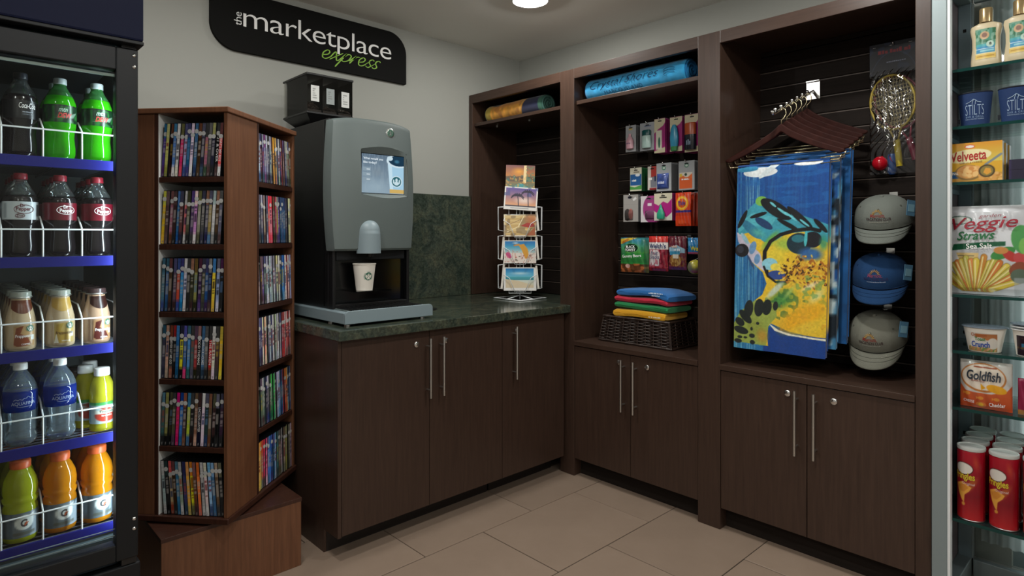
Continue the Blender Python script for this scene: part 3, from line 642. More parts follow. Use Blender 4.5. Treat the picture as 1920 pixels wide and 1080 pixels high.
# bulging front panel with a recessed screen
PX0, PX1, PZ0, PZ1 = -1.732, -1.303, 1.2165, 1.795
RX0, RX1, RZ0, RZ1 = -1.6036, -1.357, 1.462, 1.658       # recess rim
SCX0, SCX1, SCZ0, SCZ1 = -1.592, -1.376, 1.470, 1.641     # screen
def half_w(z):                        # silhouette: widest at mid height, drawn in at top and bottom
    t = (z - PZ0) / (PZ1 - PZ0); return 0.1985 + 0.016 * math.sin(math.pi * min(1, max(0, t)) ** 0.9)
def front_y(a, z):                    # a = -1..1 across
    t = (z - PZ0) / (PZ1 - PZ0); return -0.628 - 0.047 * (1 - abs(a) ** 2.6) * (0.62 + 0.38 * math.sin(math.pi * t)) - 0.012 * (1 - t)
nu, nv = 56, 64; vs = []; idx = {}
m = MB()
def top_z(a): return PZ1 - 0.016 * abs(a) ** 3
def pf(u, v):
    a = 2 * u - 1; z = PZ0 + v * (top_z(a) - PZ0); hw = half_w(z); x = CMX + a * hw; y = front_y(a, z)
    e = min(1, (1 - abs(a)) / 0.05, ); y += 0.030 * (1 - math.sqrt(max(0, 1 - (1 - e) ** 2)))
    e2 = min(1, (1 - v) / 0.03); y += 0.016 * (1 - math.sqrt(max(0, 1 - (1 - e2) ** 2)))
    e3 = min(1, v / 0.02); y += 0.010 * (1 - math.sqrt(max(0, 1 - (1 - e3) ** 2)))
    return x, y, z
def rim_top(x): t = (x - RX0) / (RX1 - RX0); return RZ1 + 0.018 * math.sin(math.pi * t)
def rim_bot(x): t = (x - RX0) / (RX1 - RX0); return RZ0 - 0.013 * math.sin(math.pi * t)
us = sorted(set([i / nu for i in range(nu + 1)])); vv = [j / nv for j in range(nv + 1)]
grid = []
for v_ in vv:
    row = []
    for u_ in us:
        x, y, z = pf(u_, v_)
        row.append([x, y, z])
    grid.append(row)
inside = lambda x, z: RX0 < x < RX1 and rim_bot(x) < z < rim_top(x)
V = []; Fc = []; nn = len(us)
for row in grid:
    for (x, y, z) in row:
        if inside(x, z): y = y + 0.0        # dropped below
        V.append((x, y, z))
for j in range(len(vv) - 1):
    for i in range(nn - 1):
        q = (j * nn + i, j * nn + i + 1, (j + 1) * nn + i + 1, (j + 1) * nn + i)
        cx = sum(V[k][0] for k in q) / 4; cz = sum(V[k][2] for k in q) / 4
        if not inside(cx, cz): Fc.append(q)
        else: idx[(j, i)] = q
# snap the hole's border vertices onto the rim curve
used = set(k for q in Fc for k in q); hole = set(k for q in idx.values() for k in q); border = used & hole
for k in border:
    x, y, z = V[k]; cx = min(max(x, RX0), RX1); ds = {'l': abs(x - RX0), 'r': abs(x - RX1), 't': abs(z - rim_top(cx)), 'b': abs(z - rim_bot(cx))}
    w_ = min(ds, key=ds.get)
    if w_ == 'l': x = RX0
    elif w_ == 'r': x = RX1
    elif w_ == 't': z = rim_top(cx)
    else: z = rim_bot(cx)
    V[k] = (x, y, z)
m.add(V, Fc)
ring = []                              # side walls back to the body
L_ = [j * nn for j in range(len(vv))]; R_ = [j * nn + nn - 1 for j in range(len(vv))]; T_ = [(len(vv) - 1) * nn + i for i in range(nn)]; B_ = list(range(nn))
def skirt(ids):
    base = len(m.v); back = [(V[k][0], -0.5785, V[k][2]) for k in ids]; m.add(back, [])
    for i in range(len(ids) - 1): m.f.append((ids[i], ids[i + 1], base + i + 1, base + i))
for s_ids in (L_, R_, T_, B_): skirt(s_ids)
ob('front_panel', m, 'machine_grey', smooth=True, auto=True, **P)
# recess: sloped reveal between rim and screen frame
SY = -0.656
rim = [(RX0 + (RX1 - RX0) * i / 24, rim_top(RX0 + (RX1 - RX0) * i / 24)) for i in range(25)] + [(RX1 - (RX1 - RX0) * i / 24, rim_bot(RX1 - (RX1 - RX0) * i / 24)) for i in range(25)]
def fy(x, z): hw = half_w(z); return front_y((x - CMX) / hw, z)
inner = []
for (x, z) in rim: inner.append((min(max(x, SCX0 - 0.003), SCX1 + 0.003), min(max(z, SCZ0 - 0.003), SCZ1 + 0.003)))
rv = MB(); n_ = len(rim)
rv.add([(x, fy(x, z) + 0.0005, z) for x, z in rim] + [(x, SY, z) for x, z in inner], [(i, (i + 1) % n_, (i + 1) % n_ + n_, i + n_) for i in range(n_)])
ob('screen_bezel', rv, 'machine_grey', smooth=False, **P)
cv = Cv(120, 96, '566674').grad(0, 1, '93a9b8', '64788a')
cv.put(cv.noise(40, 6, 3) > .62, '9fb0bb', .25); cv.ell(.30, .18, .4, .25, 'a6bcc8', al=.5, soft=.8); cv.ell(.35, .55, .2, .15, '8d99a0', al=.4, soft=.9)
cv.poly([(.60, .88), (1.0, .82), (1.0, .10), (.66, .10)], 'a9d2ea'); cv.poly([(.60, .88), (.70, .86), (.74, .10), (.66, .10)], 'd2ecf8', .8)
cv.ell(.86, .87, .28, .17, 'd6eaf4'); cv.ell(.88, .88, .25, .14, '1f3c52'); cv.ell(.83, .86, .08, .06, '4f8fae', al=.7, soft=.6); cv.ell(.66, .93, .07, .06, 'cfe4ee'); cv.rect(.655, .02, 1, .12, 'd8b468')
cv.ell(.82, .33, .135, .15, 'd9ecf4'); cv.ell(.82, .33, .115, .13, '2b6570')
for k in (0, 1, 2):
    z0 = .56 - k * .13; cv.rect(.02, z0, .21, z0 + .10, '8fa3b0'); cv.rect(.11, z0 + .035, .19, z0 + .06, 'd4dfe6')
cv.ell(.82, .37, .03, .05, 'cfe6ee'); cv.ell(.82, .28, .06, .05, 'cfe6ee'); cv.ell(.75, .33, .018, .06, 'cfe6ee'); cv.ell(.89, .33, .018, .06, 'cfe6ee')
sc = printed('touchscreen', cv, lambda u, v: (SCX0 + u * (SCX1 - SCX0), SY - 0.001, SCZ0 + v * (SCZ1 - SCZ0)), 'screen', cm, world=True, smooth=False, label='lit touchscreen showing a paper cup')
S3 = lambda a, b: (a, SY - 0.0018, b)
txt(sc, 'What would you', 'screen_white', S3, w=0.098, hgt=0.013, x=SCX0 + 0.008, y=SCZ1 - 0.021, align='l', bold=0.015); txt(sc, 'like today?', 'screen_white', S3, w=0.066, hgt=0.013, x=SCX0 + 0.008, y=SCZ1 - 0.038, align='l', bold=0.015)
# dispensing spout: half-round hood
sp = MB(); N = 20; SPX, SPW = -1.561, 0.055
def spf(u, v):
    an = math.pi * u; t = v; z = 1.205 + t * 0.148; k = 1.0 - 0.10 * t if t < .62 else (0.938) * math.sqrt(max(0.0, 1 - ((t - .62) / .38) ** 2.2))
    return (SPX - SPW * k * math.cos(an), -0.655 - 0.060 * (k if t > .62 else 1.0) * math.sin(an), z)
sp.sheet(spf, N, 26); ob('spout_hood', sp, 'machine_light', smooth=True, **P)
ob('spout_nozzle', MB().lathe([(0.014, 1.190), (0.017, 1.215)], 16, (SPX, -0.672, 0)), 'black_plastic', **P)
# round badge
def badge(parent, x, z, y, r, world=True, greens=True):
    t = MB().lathe([(1e-4, 0.004), (r * .9, 0.004), (r, 0.0025), (r, 0)], 32).xf(Matrix.Translation((x, y, z)) @ Matrix.Rotation(math.radians(90), 4, 'X'))
    return ob('badge', t, 'steel', parent, world=world, smooth=True, auto=True, label='round metal emblem')
by = fy(-1.452, 1.742); bd = badge(cm, -1.452, 1.742, by + 0.001, 0.0215)
def emblem(parent, fn, r, c_ring, c_in, world=False):
    """round green emblem: ring of dashes, disc, pale crowned figure built from bands"""
    m1 = MB(); n = 40
    def disc(rr, r2=0.0, seg=n): return [fn(rr * math.cos(2 * math.pi * k / seg), rr * math.sin(2 * math.pi * k / seg)) for k in range(seg)]
    a = disc(r * .80); m1.add(a + [fn(0, 0)], [(k, (k + 1) % n, n) for k in range(n)])
    for k in range(26):
        if k in (9, 10, 16, 17): continue
        an = math.pi * (1.22 - k * 1.44 / 25); d = 0.042; q = [fn(rr * r * math.cos(an + s), rr * r * math.sin(an + s)) for rr, s in ((.88, -d), (.88, d), (1.0, d), (1.0, -d))]; m1.add(q, [(0, 1, 2, 3)])
    o = ob('emblem', m1, c_ring, parent, world=world, label='round green emblem')
    return o
def emblem_fig(parent, fn, r, mat, world=False):
    m2 = MB()
    def el(cx, cy, rx, ry, rot=0, seg=16):
        ca, sa = math.cos(rot), math.sin(rot); pts = []
        for k in range(seg):
            p, q = rx * math.cos(2 * math.pi * k / seg), ry * math.sin(2 * math.pi * k / seg); pts.append(fn(r * (cx + p * ca - q * sa), r * (cy + p * sa + q * ca)))
        m2.add(pts, [tuple(range(seg))])
    el(0, .22, .15, .19); el(0, -.30, .20, .30)
    for s in (-1, 1): el(s * .30, .12, .045, .30, s * .25); el(s * .42, -.22, .05, .26, -s * .35); el(s * .58, .20, .05, .26, s * .1); el(s * .24, -.5, .05, .2, s * .3)
    for k in (-1, 0, 1): el(k * .13, .52 - abs(k) * .05, .045, .10)
    return ob('emblem_figure', m2, mat, parent, world=world)
Bf = lambda a, b: (-1.452 + a, by - 0.0036, 1.742 + b)
emblem(bd, Bf, 0.019, 'emblem_green', None); emblem_fig(bd, lambda a, b: (-1.452 + a, by - 0.0040, 1.742 + b), 0.019, 'steel')

# bean hopper on the machine
hp = thing('bean_hopper', 'smoked plastic three-part bean hopper on top of the coffee machine', 'bean hopper', (-1.607, -0.275, 1.7905)); P = dict(parent=hp, world=True)
HX0, HX1, HY0, HY1 = -1.720, -1.494, -0.400, -0.150
fn_ = MB(); fn_.add([(HX0 + .045, HY0 + .05, 1.7905), (HX1 - .045, HY0 + .05, 1.7905), (HX1 - .045, HY1 - .05, 1.7905), (HX0 + .045, HY1 - .05, 1.7905), (HX0, HY0, 1.836), (HX1, HY0, 1.836), (HX1, HY1, 1.836), (HX0, HY1, 1.836)], [(0, 1, 2, 3), (4, 5, 6, 7), (0, 1, 5, 4), (1, 2, 6, 5), (2, 3, 7, 6), (3, 0, 4, 7)])
ob('funnel', fn_, 'black_plastic', **P)
ob('floor_plate', MB().box(HX0 - .003, HX1 + .003, HY0 - .003, HY1 + .003, 1.8362, 1.846), 'black_plastic', bevel=0.002, **P)
ob('clear_wall', MB().box(HX0, HX1, HY0, HY0 + .003, 1.8462, 2.010), 'smoke_plastic', **P); ob('clear_wall', MB().box(HX0, HX1, HY1 - .003, HY1, 1.8462, 2.010), 'smoke_plastic', **P)
ob('clear_wall', MB().box(HX0, HX0 + .003, HY0 + .0032, HY1 - .0032, 1.8462, 2.010), 'smoke_plastic', **P); ob('clear_wall', MB().box(HX1 - .003, HX1, HY0 + .0032, HY1 - .0032, 1.8462, 2.010), 'smoke_plastic', **P)
for k in (1, 2): xx = HX0 + (HX1 - HX0) * k / 3; ob('divider', MB().box(xx - .0015, xx + .0015, HY0 + .0034, HY1 - .0034, 1.8462, 2.005), 'pane_glass', **P)
ob('lid', MB().box(HX0 - .004, HX1 + .004, HY0 - .004, HY1 + .004, 2.0102, 2.020), 'black_plastic', bevel=0.002, **P)
rb = random.Random(4); bm_ = MB()
ball = MB().ball((0, 0, 0), 0.006, 6, 4, 1, 1.5, .9)
def bean_heap(x0, x1, hfun, n):
    for _ in range(n):
        x = rb.uniform(x0, x1); y = rb.uniform(HY0 + .009, HY1 - .009); z = hfun(x, y) - rb.uniform(0, .006); q = Matrix.Translation((x, y, z)) @ Matrix.Rotation(rb.uniform(0, 3), 4, 'Z')
        bm_.add([tuple(q @ Vector(p)) for p in ball.v], ball.f)
for k in range(3):
    x0 = HX0 + (HX1 - HX0) * k / 3 + .0045; x1 = HX0 + (HX1 - HX0) * (k + 1) / 3 - .0045; H = lambda x, y, k=k: 1.858 + (.058 if k == 0 else .045 if k == 1 else .04) * max(0.12, math.sin(max(0, min(1, (y - HY0) / (HY1 - HY0))) * 2.6))
    bm_.sheet(lambda u, v: (x0 + u * (x1 - x0), HY0 + .005 + v * (HY1 - HY0 - .010), H(x0, HY0 + v * (HY1 - HY0))), 4, 14); bean_heap(x0 + .005, x1 - .005, H, 130)
    bm_.box(x0, x1, HY0 + .005, HY1 - .005, 1.8465, 1.857)
bn = ob('coffee_beans', bm_, 'coffee_bean', **P); bn['kind'] = 'stuff'
for k in range(3):
    xc = HX0 + (HX1 - HX0) * (k + .5) / 3; c = Cv(18, 26, 'c9cbc8' if k != 1 else '8f9796'); r = random.Random(k)
    for q in range(5): zz = .2 + q * .14; c.rect(.2, zz, .3 + r.random() * .5, zz + .05, '6d706e')
    printed('label_card', c, lambda u, v: (xc - .020 + u * .040, HY0 - .0008, 1.893 + v * .072 - (.004 * k)), 'print_paper', hp, world=True, label='small white card label')

# paper cup
cup = thing('paper_cup', 'white paper cup with green emblem standing under the coffee spout', 'cup', (-1.578, -0.655, 1.0443))
ob('cup_wall', MB().lathe([(0.034, 0.0), (0.035, 0.001), (0.0485, 0.114), (0.0465, 0.114), (0.033, 0.004), (1e-4, 0.004)], 40), 'cup_paper', cup, smooth=True, auto=True)
ob('rim', MB().tube([(0.0485 * math.cos(a), 0.0485 * math.sin(a), 0.1145) for a in [2 * math.pi * k / 40 for k in range(40)]], 0.0022, 8, closed=True), 'cup_paper', cup, smooth=True)
def cupf(off):
    def f(a, b):
        z = 0.062 + b; r = 0.035 + 0.0135 * z / 0.114 + off; an = -math.pi / 2 + a / r - 0.10; return (r * math.cos(an), r * math.sin(an), z)
    return f
emblem(cup, cupf(.0004), 0.0215, 'emblem_green', None); emblem_fig(cup, cupf(.0008), 0.0215, 'cup_paper')

# ------------------------------------------------------------------ postcard rack
RKA = math.radians(46.5566 - 90)
rk = thing('postcard_rack', 'white wire revolving postcard rack on the counter in the corner', 'card rack', (-0.413, -0.430, 0.9103), RKA)
b = 0.155
ob('base_frame', MB().tube([(-b, 0, .004), (0, -b, .004), (b, 0, .004), (0, b, .004)], 0.0032, 8, closed=True), 'white_wire', rk, smooth=True)
ob('base_plate', MB().add([(-b * .93, 0, .0015), (0, -b * .93, .0015), (b * .93, 0, .0015), (0, b * .93, .0015), (-b * .93, 0, .004), (0, -b * .93, .004), (b * .93, 0, .004), (0, b * .93, .004)], [(0, 1, 2, 3), (4, 5, 6, 7), (0, 1, 5, 4), (1, 2, 6, 5), (2, 3, 7, 6), (3, 0, 4, 7)]), 'black_gloss', rk)
for an in (45, 135, 225, 315):
    a = math.radians(an); ob('base_spoke', MB().tube([(0, 0, .020), (b * .7 * math.cos(a), b * .7 * math.sin(a), .004)], 0.003, 8), 'white_wire', rk, smooth=True)
ob('center_post', MB().tube([(0, 0, .004), (0, 0, .655)], 0.004, 8), 'white_wire', rk, smooth=True)
for s in (-1, 1):
    for x in (s * 0.020, s * 0.065): ob('upright_wire', MB().tube([(x, -0.035, .035), (x, -0.035, .655)], 0.0022, 6), 'white_wire', rk)
ob('bottom_hoop', MB().tube([(-.065, -0.035, .035), (.065, -0.035, .035), (.065, 0.035, .035), (-.065, 0.035, .035)], 0.0022, 6, closed=True), 'white_wire', rk)
CZ = [0.050, 0.210, 0.366, 0.522]     # pocket bottoms above the base
def pocket(z):
    ob('pocket', MB().tube([(-.098, -.060, z + .098), (-.062, -.064, z + .075), (-.030, -.066, z - .004), (-.026, -.045, z - .006)], .0021, 6).tube([(.098, -.060, z + .098), (.062, -.064, z + .075), (.030, -.066, z - .004), (.026, -.045, z - .006)], .0021, 6).tube([(-.026, -.045, z - .006), (.026, -.045, z - .006)], .0021, 6), 'white_wire', rk, smooth=True)
for z in CZ[:3]: pocket(z)
for s in (-1, 1):
    for i, z in enumerate((0.055, 0.225, 0.395)): 
        x0, x1 = s * .098, s * .128
        ob('side_pocket', MB().tube([(x0 - s * .02, -.03, z + .150), (x1, -.045, z + .145), (x1, -.045, z + .012), (x0 - s * .02, -.03, z)], .0026, 6).tube([(x0 - s * .02, .03, z + .150), (x1, .045, z + .145), (x1, .045, z + .012), (x0 - s * .02, .03, z)], .0022, 6), 'white_wire', rk, smooth=True)
def sunset_resort(c):
    c.grad(.55, 1, 'c07a34', '7a4a4a'); c.ell(.45, .75, .3, .2, 'f0a830', al=.8, soft=.9); c.rect(0, .35, 1, .56, '5a4a38'); c.put((c.noise(14, 8, 2) > .55) & (c.Y < .6) & (c.Y > .3), '2f6a62', .8)
    c.grad(0, .35, '2e7a7c', '8a6a40'); c.poly([(.62, 1), (.72, 1), (.70, .3), (.60, .3)], 'e8cf9a'); c.put((c.noise(20, 16, 5) > .62) & (c.X > .7), '6a7a58', .8); c.poly([(.1, 0), (.45, .28), (.55, .28), (.95, 0)], '3a8f92'); c.put((c.noise(24, 18, 8) > .7) & (c.Y < .55), 'd09a4a', .7)
def palm_dusk(c):
    c.rect(.04, .05, .96, .95, '888'); c.grad(.2, .95, 'e8a878', '5a4a98', .04, .96); c.ell(.6, .42, .35, .2, 'f0dcd0', al=.85, soft=.8); c.put((c.noise(8, 6, 1) > .6) & (c.Y > .6), '40508a', .6)
    for px, py in ((.40, .62), (.70, .80)):
        c.line([(px + .04, .15), (px + .02, .45), (px, py)], .012, '241c34', .7)
        for a in range(-20, 220, 30): c.line([(px, py), (px + .12 * math.cos(math.radians(a)), py + .10 * math.sin(math.radians(a))), (px + .19 * math.cos(math.radians(a)), py + .12 * math.sin(math.radians(a)) - .09)], .013, '241c34', .7)
    c.rect(.04, .15, .96, .19, '2c2438'); c.rect(0, 0, 1, .14, 'e4e2dc'); c.rect(.2, .06, .75, .09, '8a8a90')
def sand_shell(c):
    c.rect(.04, .05, .96, .95, 'c9a86a'); c.put(c.noise(5, 14, 3) > .5, 'e6cf96', .6); c.put((c.noise(7, 9, 6) > .58), '6d5a44', .5); c.ell(.85, .75, .25, .35, 'b86a3c', al=.8, soft=.7); c.poly([(.52, .48), (.72, .62), (.92, .58), (.95, .45), (.75, .40)], 'a8322a'); c.line([(.1, .2), (.45, .45), (.62, .92)], .012, 'f2e4c0'); c.line([(.1, .5), (.5, .75)], .010, '8a6a48'); c.poly([(.70, .05), (.96, .05), (.96, .42)], 'a85c34')
def beach_party(c):
    c.rect(.03, .04, .97, .96, 'e2d6cc'); c.grad(.72, .96, '3f9cc6', '1c70b4', .03, .97); c.grad(.45, .74, 'c4d2cc', '3f9cc0', .03, .97); c.ell(.35, .88, .12, .05, 'e6eef2', al=.8, soft=.7); c.poly([(.45, .80), (.62, .84), (.74, .62), (.78, .22), (.66, .2), (.56, .55)], 'd69a34'); c.ell(.15, .35, .08, .14, 'd8588a', 20); c.poly([(.3, .8), (.5, .86), (.46, .76), (.3, .74)], 'c98f4a')
    r = random.Random(3)
    for _ in range(14): c.ell(r.uniform(.2, .9), r.uniform(.1, .34), r.uniform(.01, .035), .02, r.choice(['b04a58', '4a4440', 'd07a70', '7a6a58']))
    c.put((c.noise(26, 16, 9) > .72) & (c.Y < .6), 'c07a6a', .5)
def calm_beach(c):
    c.rect(0, 0, 1, 1, 'e9e7e2'); c.grad(.12, .5, 'd8c6a2', 'cfe0da', .06, .92); c.grad(.45, .62, '3f8f98', '4fb0c0', .06, .92); c.grad(.60, .95, '6fc0d8', '1a78ba', .06, .92); c.ell(.5, .74, .4, .09, 'cfe6ee', al=.8, soft=.9); c.poly([(.06, .12), (.06, .5), (.45, .42), (.92, .22), (.92, .12)], 'd9c8a8')
def postcard(name_fn, label, z, w=0.186, h=0.132, y=-.056, roll=0.0, tilt=-.08, bg='e9e6df'):
    c = Cv(112, 80, bg); name_fn(c)
    q = Matrix.Translation((-0.413, -0.430, 0.9103)) @ Matrix.Rotation(RKA, 4, 'Z') @ Matrix.Translation((0, y, z)) @ Matrix.Rotation(tilt, 4, 'X') @ Matrix.Rotation(roll, 4, 'Y')
    o = ob('postcard', MB().box(-w / 2, w / 2, 0, .010, 0, h), 'cup_paper'); o.matrix_basis = q; tag(o, label, 'postcard', 'postcards in the wire rack')
    printed('picture', c, lambda u, v: (-w / 2 + u * w, -.0006, v * h), 'print_gloss', o); return o
postcard(sunset_resort, 'large postcard of a resort pool at orange sunset, topmost in rack', .640, .172, .150, -.012, .03, bg='c9a070')
postcard(palm_dusk, 'postcard of dark palms against a purple dusk sky', .522, .194, .134, -.060, .07)
postcard(sand_shell, 'postcard of golden sand patterns and a red shape', .368, .190, .130)
postcard(beach_party, 'postcard of a busy beach with a yellow figure', .212, .188, .134)
postcard(calm_beach, 'postcard of a calm beach under blue sky, lowest in rack', .052, .190, .136, bg='e9e7e2')
for s, w_ in ((-1, 'left'), (1, 'right')):
    for i, z in enumerate((0.062, 0.232, 0.402)):
        if s < 0 and i == 2: continue
        h_ = .135 if not (s < 0 and i == 0) else .17
        q = Matrix.Translation((-0.413, -0.430, 0.9103)) @ Matrix.Rotation(RKA, 4, 'Z') @ Matrix.Translation((s * .108, 0, z)) @ Matrix.Rotation(-s * .10, 4, 'Y')
        o = ob('postcard', MB().box(-.006, .006, -.045, .045, 0, h_), 'cup_paper'); o.matrix_basis = q
        tag(o, 'stack edge of white postcards in the %s %s side pocket of rack' % (['lowest', 'middle', 'upper'][i], w_), 'postcard', 'postcards in the wire rack')
# ------------------------------------------------------------------ rolled towels on the upper shelves
def rolled_towel(label, y0, y1, x, z, r, cv, spiral_mat):
    t = thing('rolled_towel', label, 'towel', (x, (y0 + y1) / 2, z))
    L = abs(y1 - y0); rx, rz = r * 1.12, r
    def f(u, v):                         # u along the roll, v around (starting low at the back, over the front)
        an = 2 * math.pi * v; e = min(u, 1 - u) * L; k = 1 - 0.22 * max(0, 1 - e / 0.02) ** 2; w = 1 + .018 * math.sin(9 * u + 5 * v) + .012 * math.sin(23 * u)
        zz = rz + rz * k * w * math.sin(an - math.pi / 2); zz = max(zz, 0.0015)
        return (rx * k * w * math.cos(an - math.pi / 2) * -1, L / 2 - u * L, zz)
    printed('towel_cloth', cv, f, 'print_cloth', t)
    for s in (-1, 1):
        pts = []
        for i in range(70):
            a = i / 69 * 5.5 * math.pi; q = 0.12 + 0.78 * i / 69; pts.append((rx * q * math.cos(a), s * (L / 2 - .004), rz + rz * q * math.sin(a)))
        m = MB().tube(pts, r * .085, 5); m.add([(rx * .95 * math.cos(k * .3142) , s * (L / 2 - .006), rz + rz * .95 * math.sin(k * .3142)) for k in range(20)], [tuple(range(20))])
        ob('rolled_end', m, spiral_mat, t)
    return t, f, L
c = Cv(110, 60, 'e09c34'); c.mottle(30, 12, .16, 2); c.rect(0, 0, .12, 1, 'b8a03c'); c.put(c.noise(20, 10, 4) > .66, '9a5a20', .5)
c.poly([(.62, 0), (.74, .5), (.78, 1), (1, 1), (1, 0)], '1c2348'); c.poly([(.60, .05), (.72, .5), (.74, .62), (.71, .5)], 'e8d8b0'); c.ell(.20, .42, .09, .05, '1d2418'); c.put((np.abs(c.X - .45) < .2) & (np.abs(c.Y - .34) < .03), 'e09030', .8); c.rect(.93, 0, 1, 1, '3a6a58')
flat('cloth_green_grey', '4d7a70', .9, bump=.4, bscale=400); flat('cloth_blue', '1d74ae', .95, bump=.4, bscale=400)
rolled_towel('rolled orange and navy beach towel on the top shelf near the corner', -0.075, -0.585, -0.325, 1.9983, 0.056, c, 'cloth_green_grey')
c = Cv(130, 60, '2f9fd6'); c.mottle(40, 14, .10, 3)
rt, rf, rL = rolled_towel('rolled bright blue towel lettered Crystal Shores on the top shelf', -0.905, -1.520, -0.33, 2.0053, 0.060, c, 'cloth_blue')
def rollf(a, b, off=.002):               # a along roll (0..L), b arc height above centre
    an = math.pi - b / .066; w = 1.022
    return (.0672 * w * math.cos(an) - off, rL / 2 - a, .060 + .060 * w * math.sin(an))
ink = inkmat('123f66', .9)
txt(rt, 'Crystal Shores', ink, rollf, w=.42, hgt=.058, x=.048, y=.006, align='l', shear=.45, bold=-.012, sp=1.02); txt(rt, 'MARCO ISLAND', ink, rollf, w=.235, hgt=.022, x=.135, y=-.040, align='l', bold=-.01, sp=1.05)
m = MB(); 
for k in range(3):
    pts = [rollf(.53 + .03 * math.cos(a), .006 * (k - 1) * 2 + .010 * math.sin(a), .004) for a in [i * .35 for i in range(12)]]; m.tube(pts, .0011, 4)
ob('emblem', m, ink, rt)

# ------------------------------------------------------------------ carded goods hanging in the middle bay
def at_bay(x, y, z): return (x, y, z)
ROT = -math.pi / 2                      # local x runs along the wall away from the corner, local -y faces the room
def hook(z, y, x_out, label):
    t = thing('peg_hook', label, 'hook', (-0.062, y, z), ROT, group='steel peg hooks on the slat wall')
    L = -0.062 - x_out
    ob('hook_wire', MB().tube([(0, -.0005, 0), (0, -L, .002), (0, -L - .006, .012)], .0022, 8), 'chrome', t, smooth=True)
    ob('hook_plate', MB().box(-.011, .011, -.003, -.0003, -.012, .016), 'chrome', t); return t
def blister(label, y, z0, z1, w, x_front, n, cv, cat='carded goods', bulge=None, hookit=True, tagcol='b8babb', where='', side='7c7f82'):
    """n carded packs on one hook; the front one carries its print, each pack is its own thing"""
    h = z1 - z0; step = min(.016, (-.075 - x_front) / max(n, 1))
    for k in range(n):
        x = x_front + k * step
        lab = label if k == 0 else '%s pack hanging %s on its hook, behind the front one' % (where, ORD[k])
        t = thing('carded_pack', lab, cat, (x, y, z0), ROT, group='carded goods on the slat wall')
        ob('backing_card', MB().box(-w / 2, w / 2, 0, .0012, 0, h), inkmat(side), t)
        if k == 0:
            printed('card_print', cv, lambda u, v: (-w / 2 + u * w, -.0006, v * h), 'print_gloss', t)
            ob('hang_slot', MB().box(-.011, .011, -.0012, -.0007, h - .016, h - .0105), 'case_plastic', t)
            if bulge: bulge(t, w, h)
        else:
            ob('pack_blister', MB().box(-w * .40, w * .40, -.010 if step > .012 else -step * .6, -.0002, h * .08, h * .62), 'clear_plastic', t)
    if hookit: hook(z1 - .012 + .004, y, x_front - .010, 'chrome peg hook holding the ' + where + ' packs')
def lob(prof, mat, z0=0.0, sy=.55, cx=0.0, y=-.010, name='bottle', n=20):
    def f(t, w, h): ob(name, MB().lathe(prof, n, (cx, y, z0), None, 1.0, sy), mat, t, smooth=True, auto=True)
    return f
def multi(*fs):
    def f(t, w, h):
        for g in fs: g(t, w, h)
    return f
def fl(y): return lambda a, b: (a, y, b)
def txb(s, mat, w, hgt, x, z, y=-.0012, **k): return lambda t, W_, H_: txt(t, s, mat, fl(y), w=w, hgt=hgt, x=x, y=z, **k)
def bulge_panel(w, h, d, z0, mat, cx=0.0, cv=None):
    def f(t, W_, H_):
        c = cv or Cv(24, 30, 'ccc')
        printed('pack_window', c, lambda u, v: (cx - w / 2 + u * w, -.001 - d * (math.sin(math.pi * u) * math.sin(math.pi * v)) ** .4, z0 + v * h), mat, t)
    return f
def mag_card(c):                        # cream head, magenta field, cream foot
    c.rect(0, 0, 1, 1, '9c2270'); c.poly([(0, 1), (1, 1), (1, .88), (.8, .78), (.3, .68), (0, .58)], 'cfc8a8'); c.poly([(0, 0), (1, 0), (1, .16), (0, .06)], 'cfc8a8')
g = Cv(30, 60, 'a9adb0'); g.rect(.3, .82, .65, .9, 'c9b070')
blister('grey card with a small pink lotion bottle', -1.050, 1.741, 1.885, .068, -.17, 5, g, bulge=multi(lob([(.013, 0), (.023, .004), (.024, .045), (.014, .065), (.008, .070), (.008, .085)], inkmat('d9a8b4', .3), .012), txb('~5', inkmat('8a6a90'), .030, .008, 0, .045, -.024)), where='pink lotion')
g = Cv(40, 60, 'a4a9ae'); g.rect(.3, .86, .75, .9, '5a6a8a')
blister('grey card with a teal-capped mouthwash bottle', -1.160, 1.737, 1.885, .092, -.175, 5, g, bulge=multi(lob([(.026, 0), (.028, .004), (.028, .060), (.024, .066)], inkmat('b9d6d0', .25), .012, .5), lob([(.026, .067), (.026, .092), (.022, .095)], inkmat('0e4f50', .3), .012, .5, name='cap'), bulge_panel(.040, .030, .004, .030, 'print_gloss', 0, Cv(10, 10, '1f7d70'))), where='mouthwash')
g = Cv(30, 60, 'fff'); mag_card(g); g.rect(.14, .10, .70, .66, 'd8d6c4'); g.ell(.45, .30, .10, .16, '3a6a58')
blister('cream and magenta card with a white thermometer box', -1.240, 1.716, 1.895, .066, -.18, 6, g, where='thermometer', side='8a1f62')
g = Cv(36, 60, 'fff'); mag_card(g); g.ell(.42, .35, .30, .36, '2a7aa0')
blister('cream and magenta card with a blue travel bottle', -1.337, 1.714, 1.891, .072, -.18, 6, g, bulge=multi(lob([(.012, 0), (.021, .012), (.024, .055), (.019, .100), (.008, .122)], inkmat('3f9ac0', .25), .014, .45, cx=-.006), lob([(.018, 0), (.019, .010), (.021, .022)], inkmat('3f8a50', .3), .002, .5, cx=-.006, name='cap')), where='blue travel bottle', side='8a1f62')
g = Cv(40, 60, 'fff'); mag_card(g)
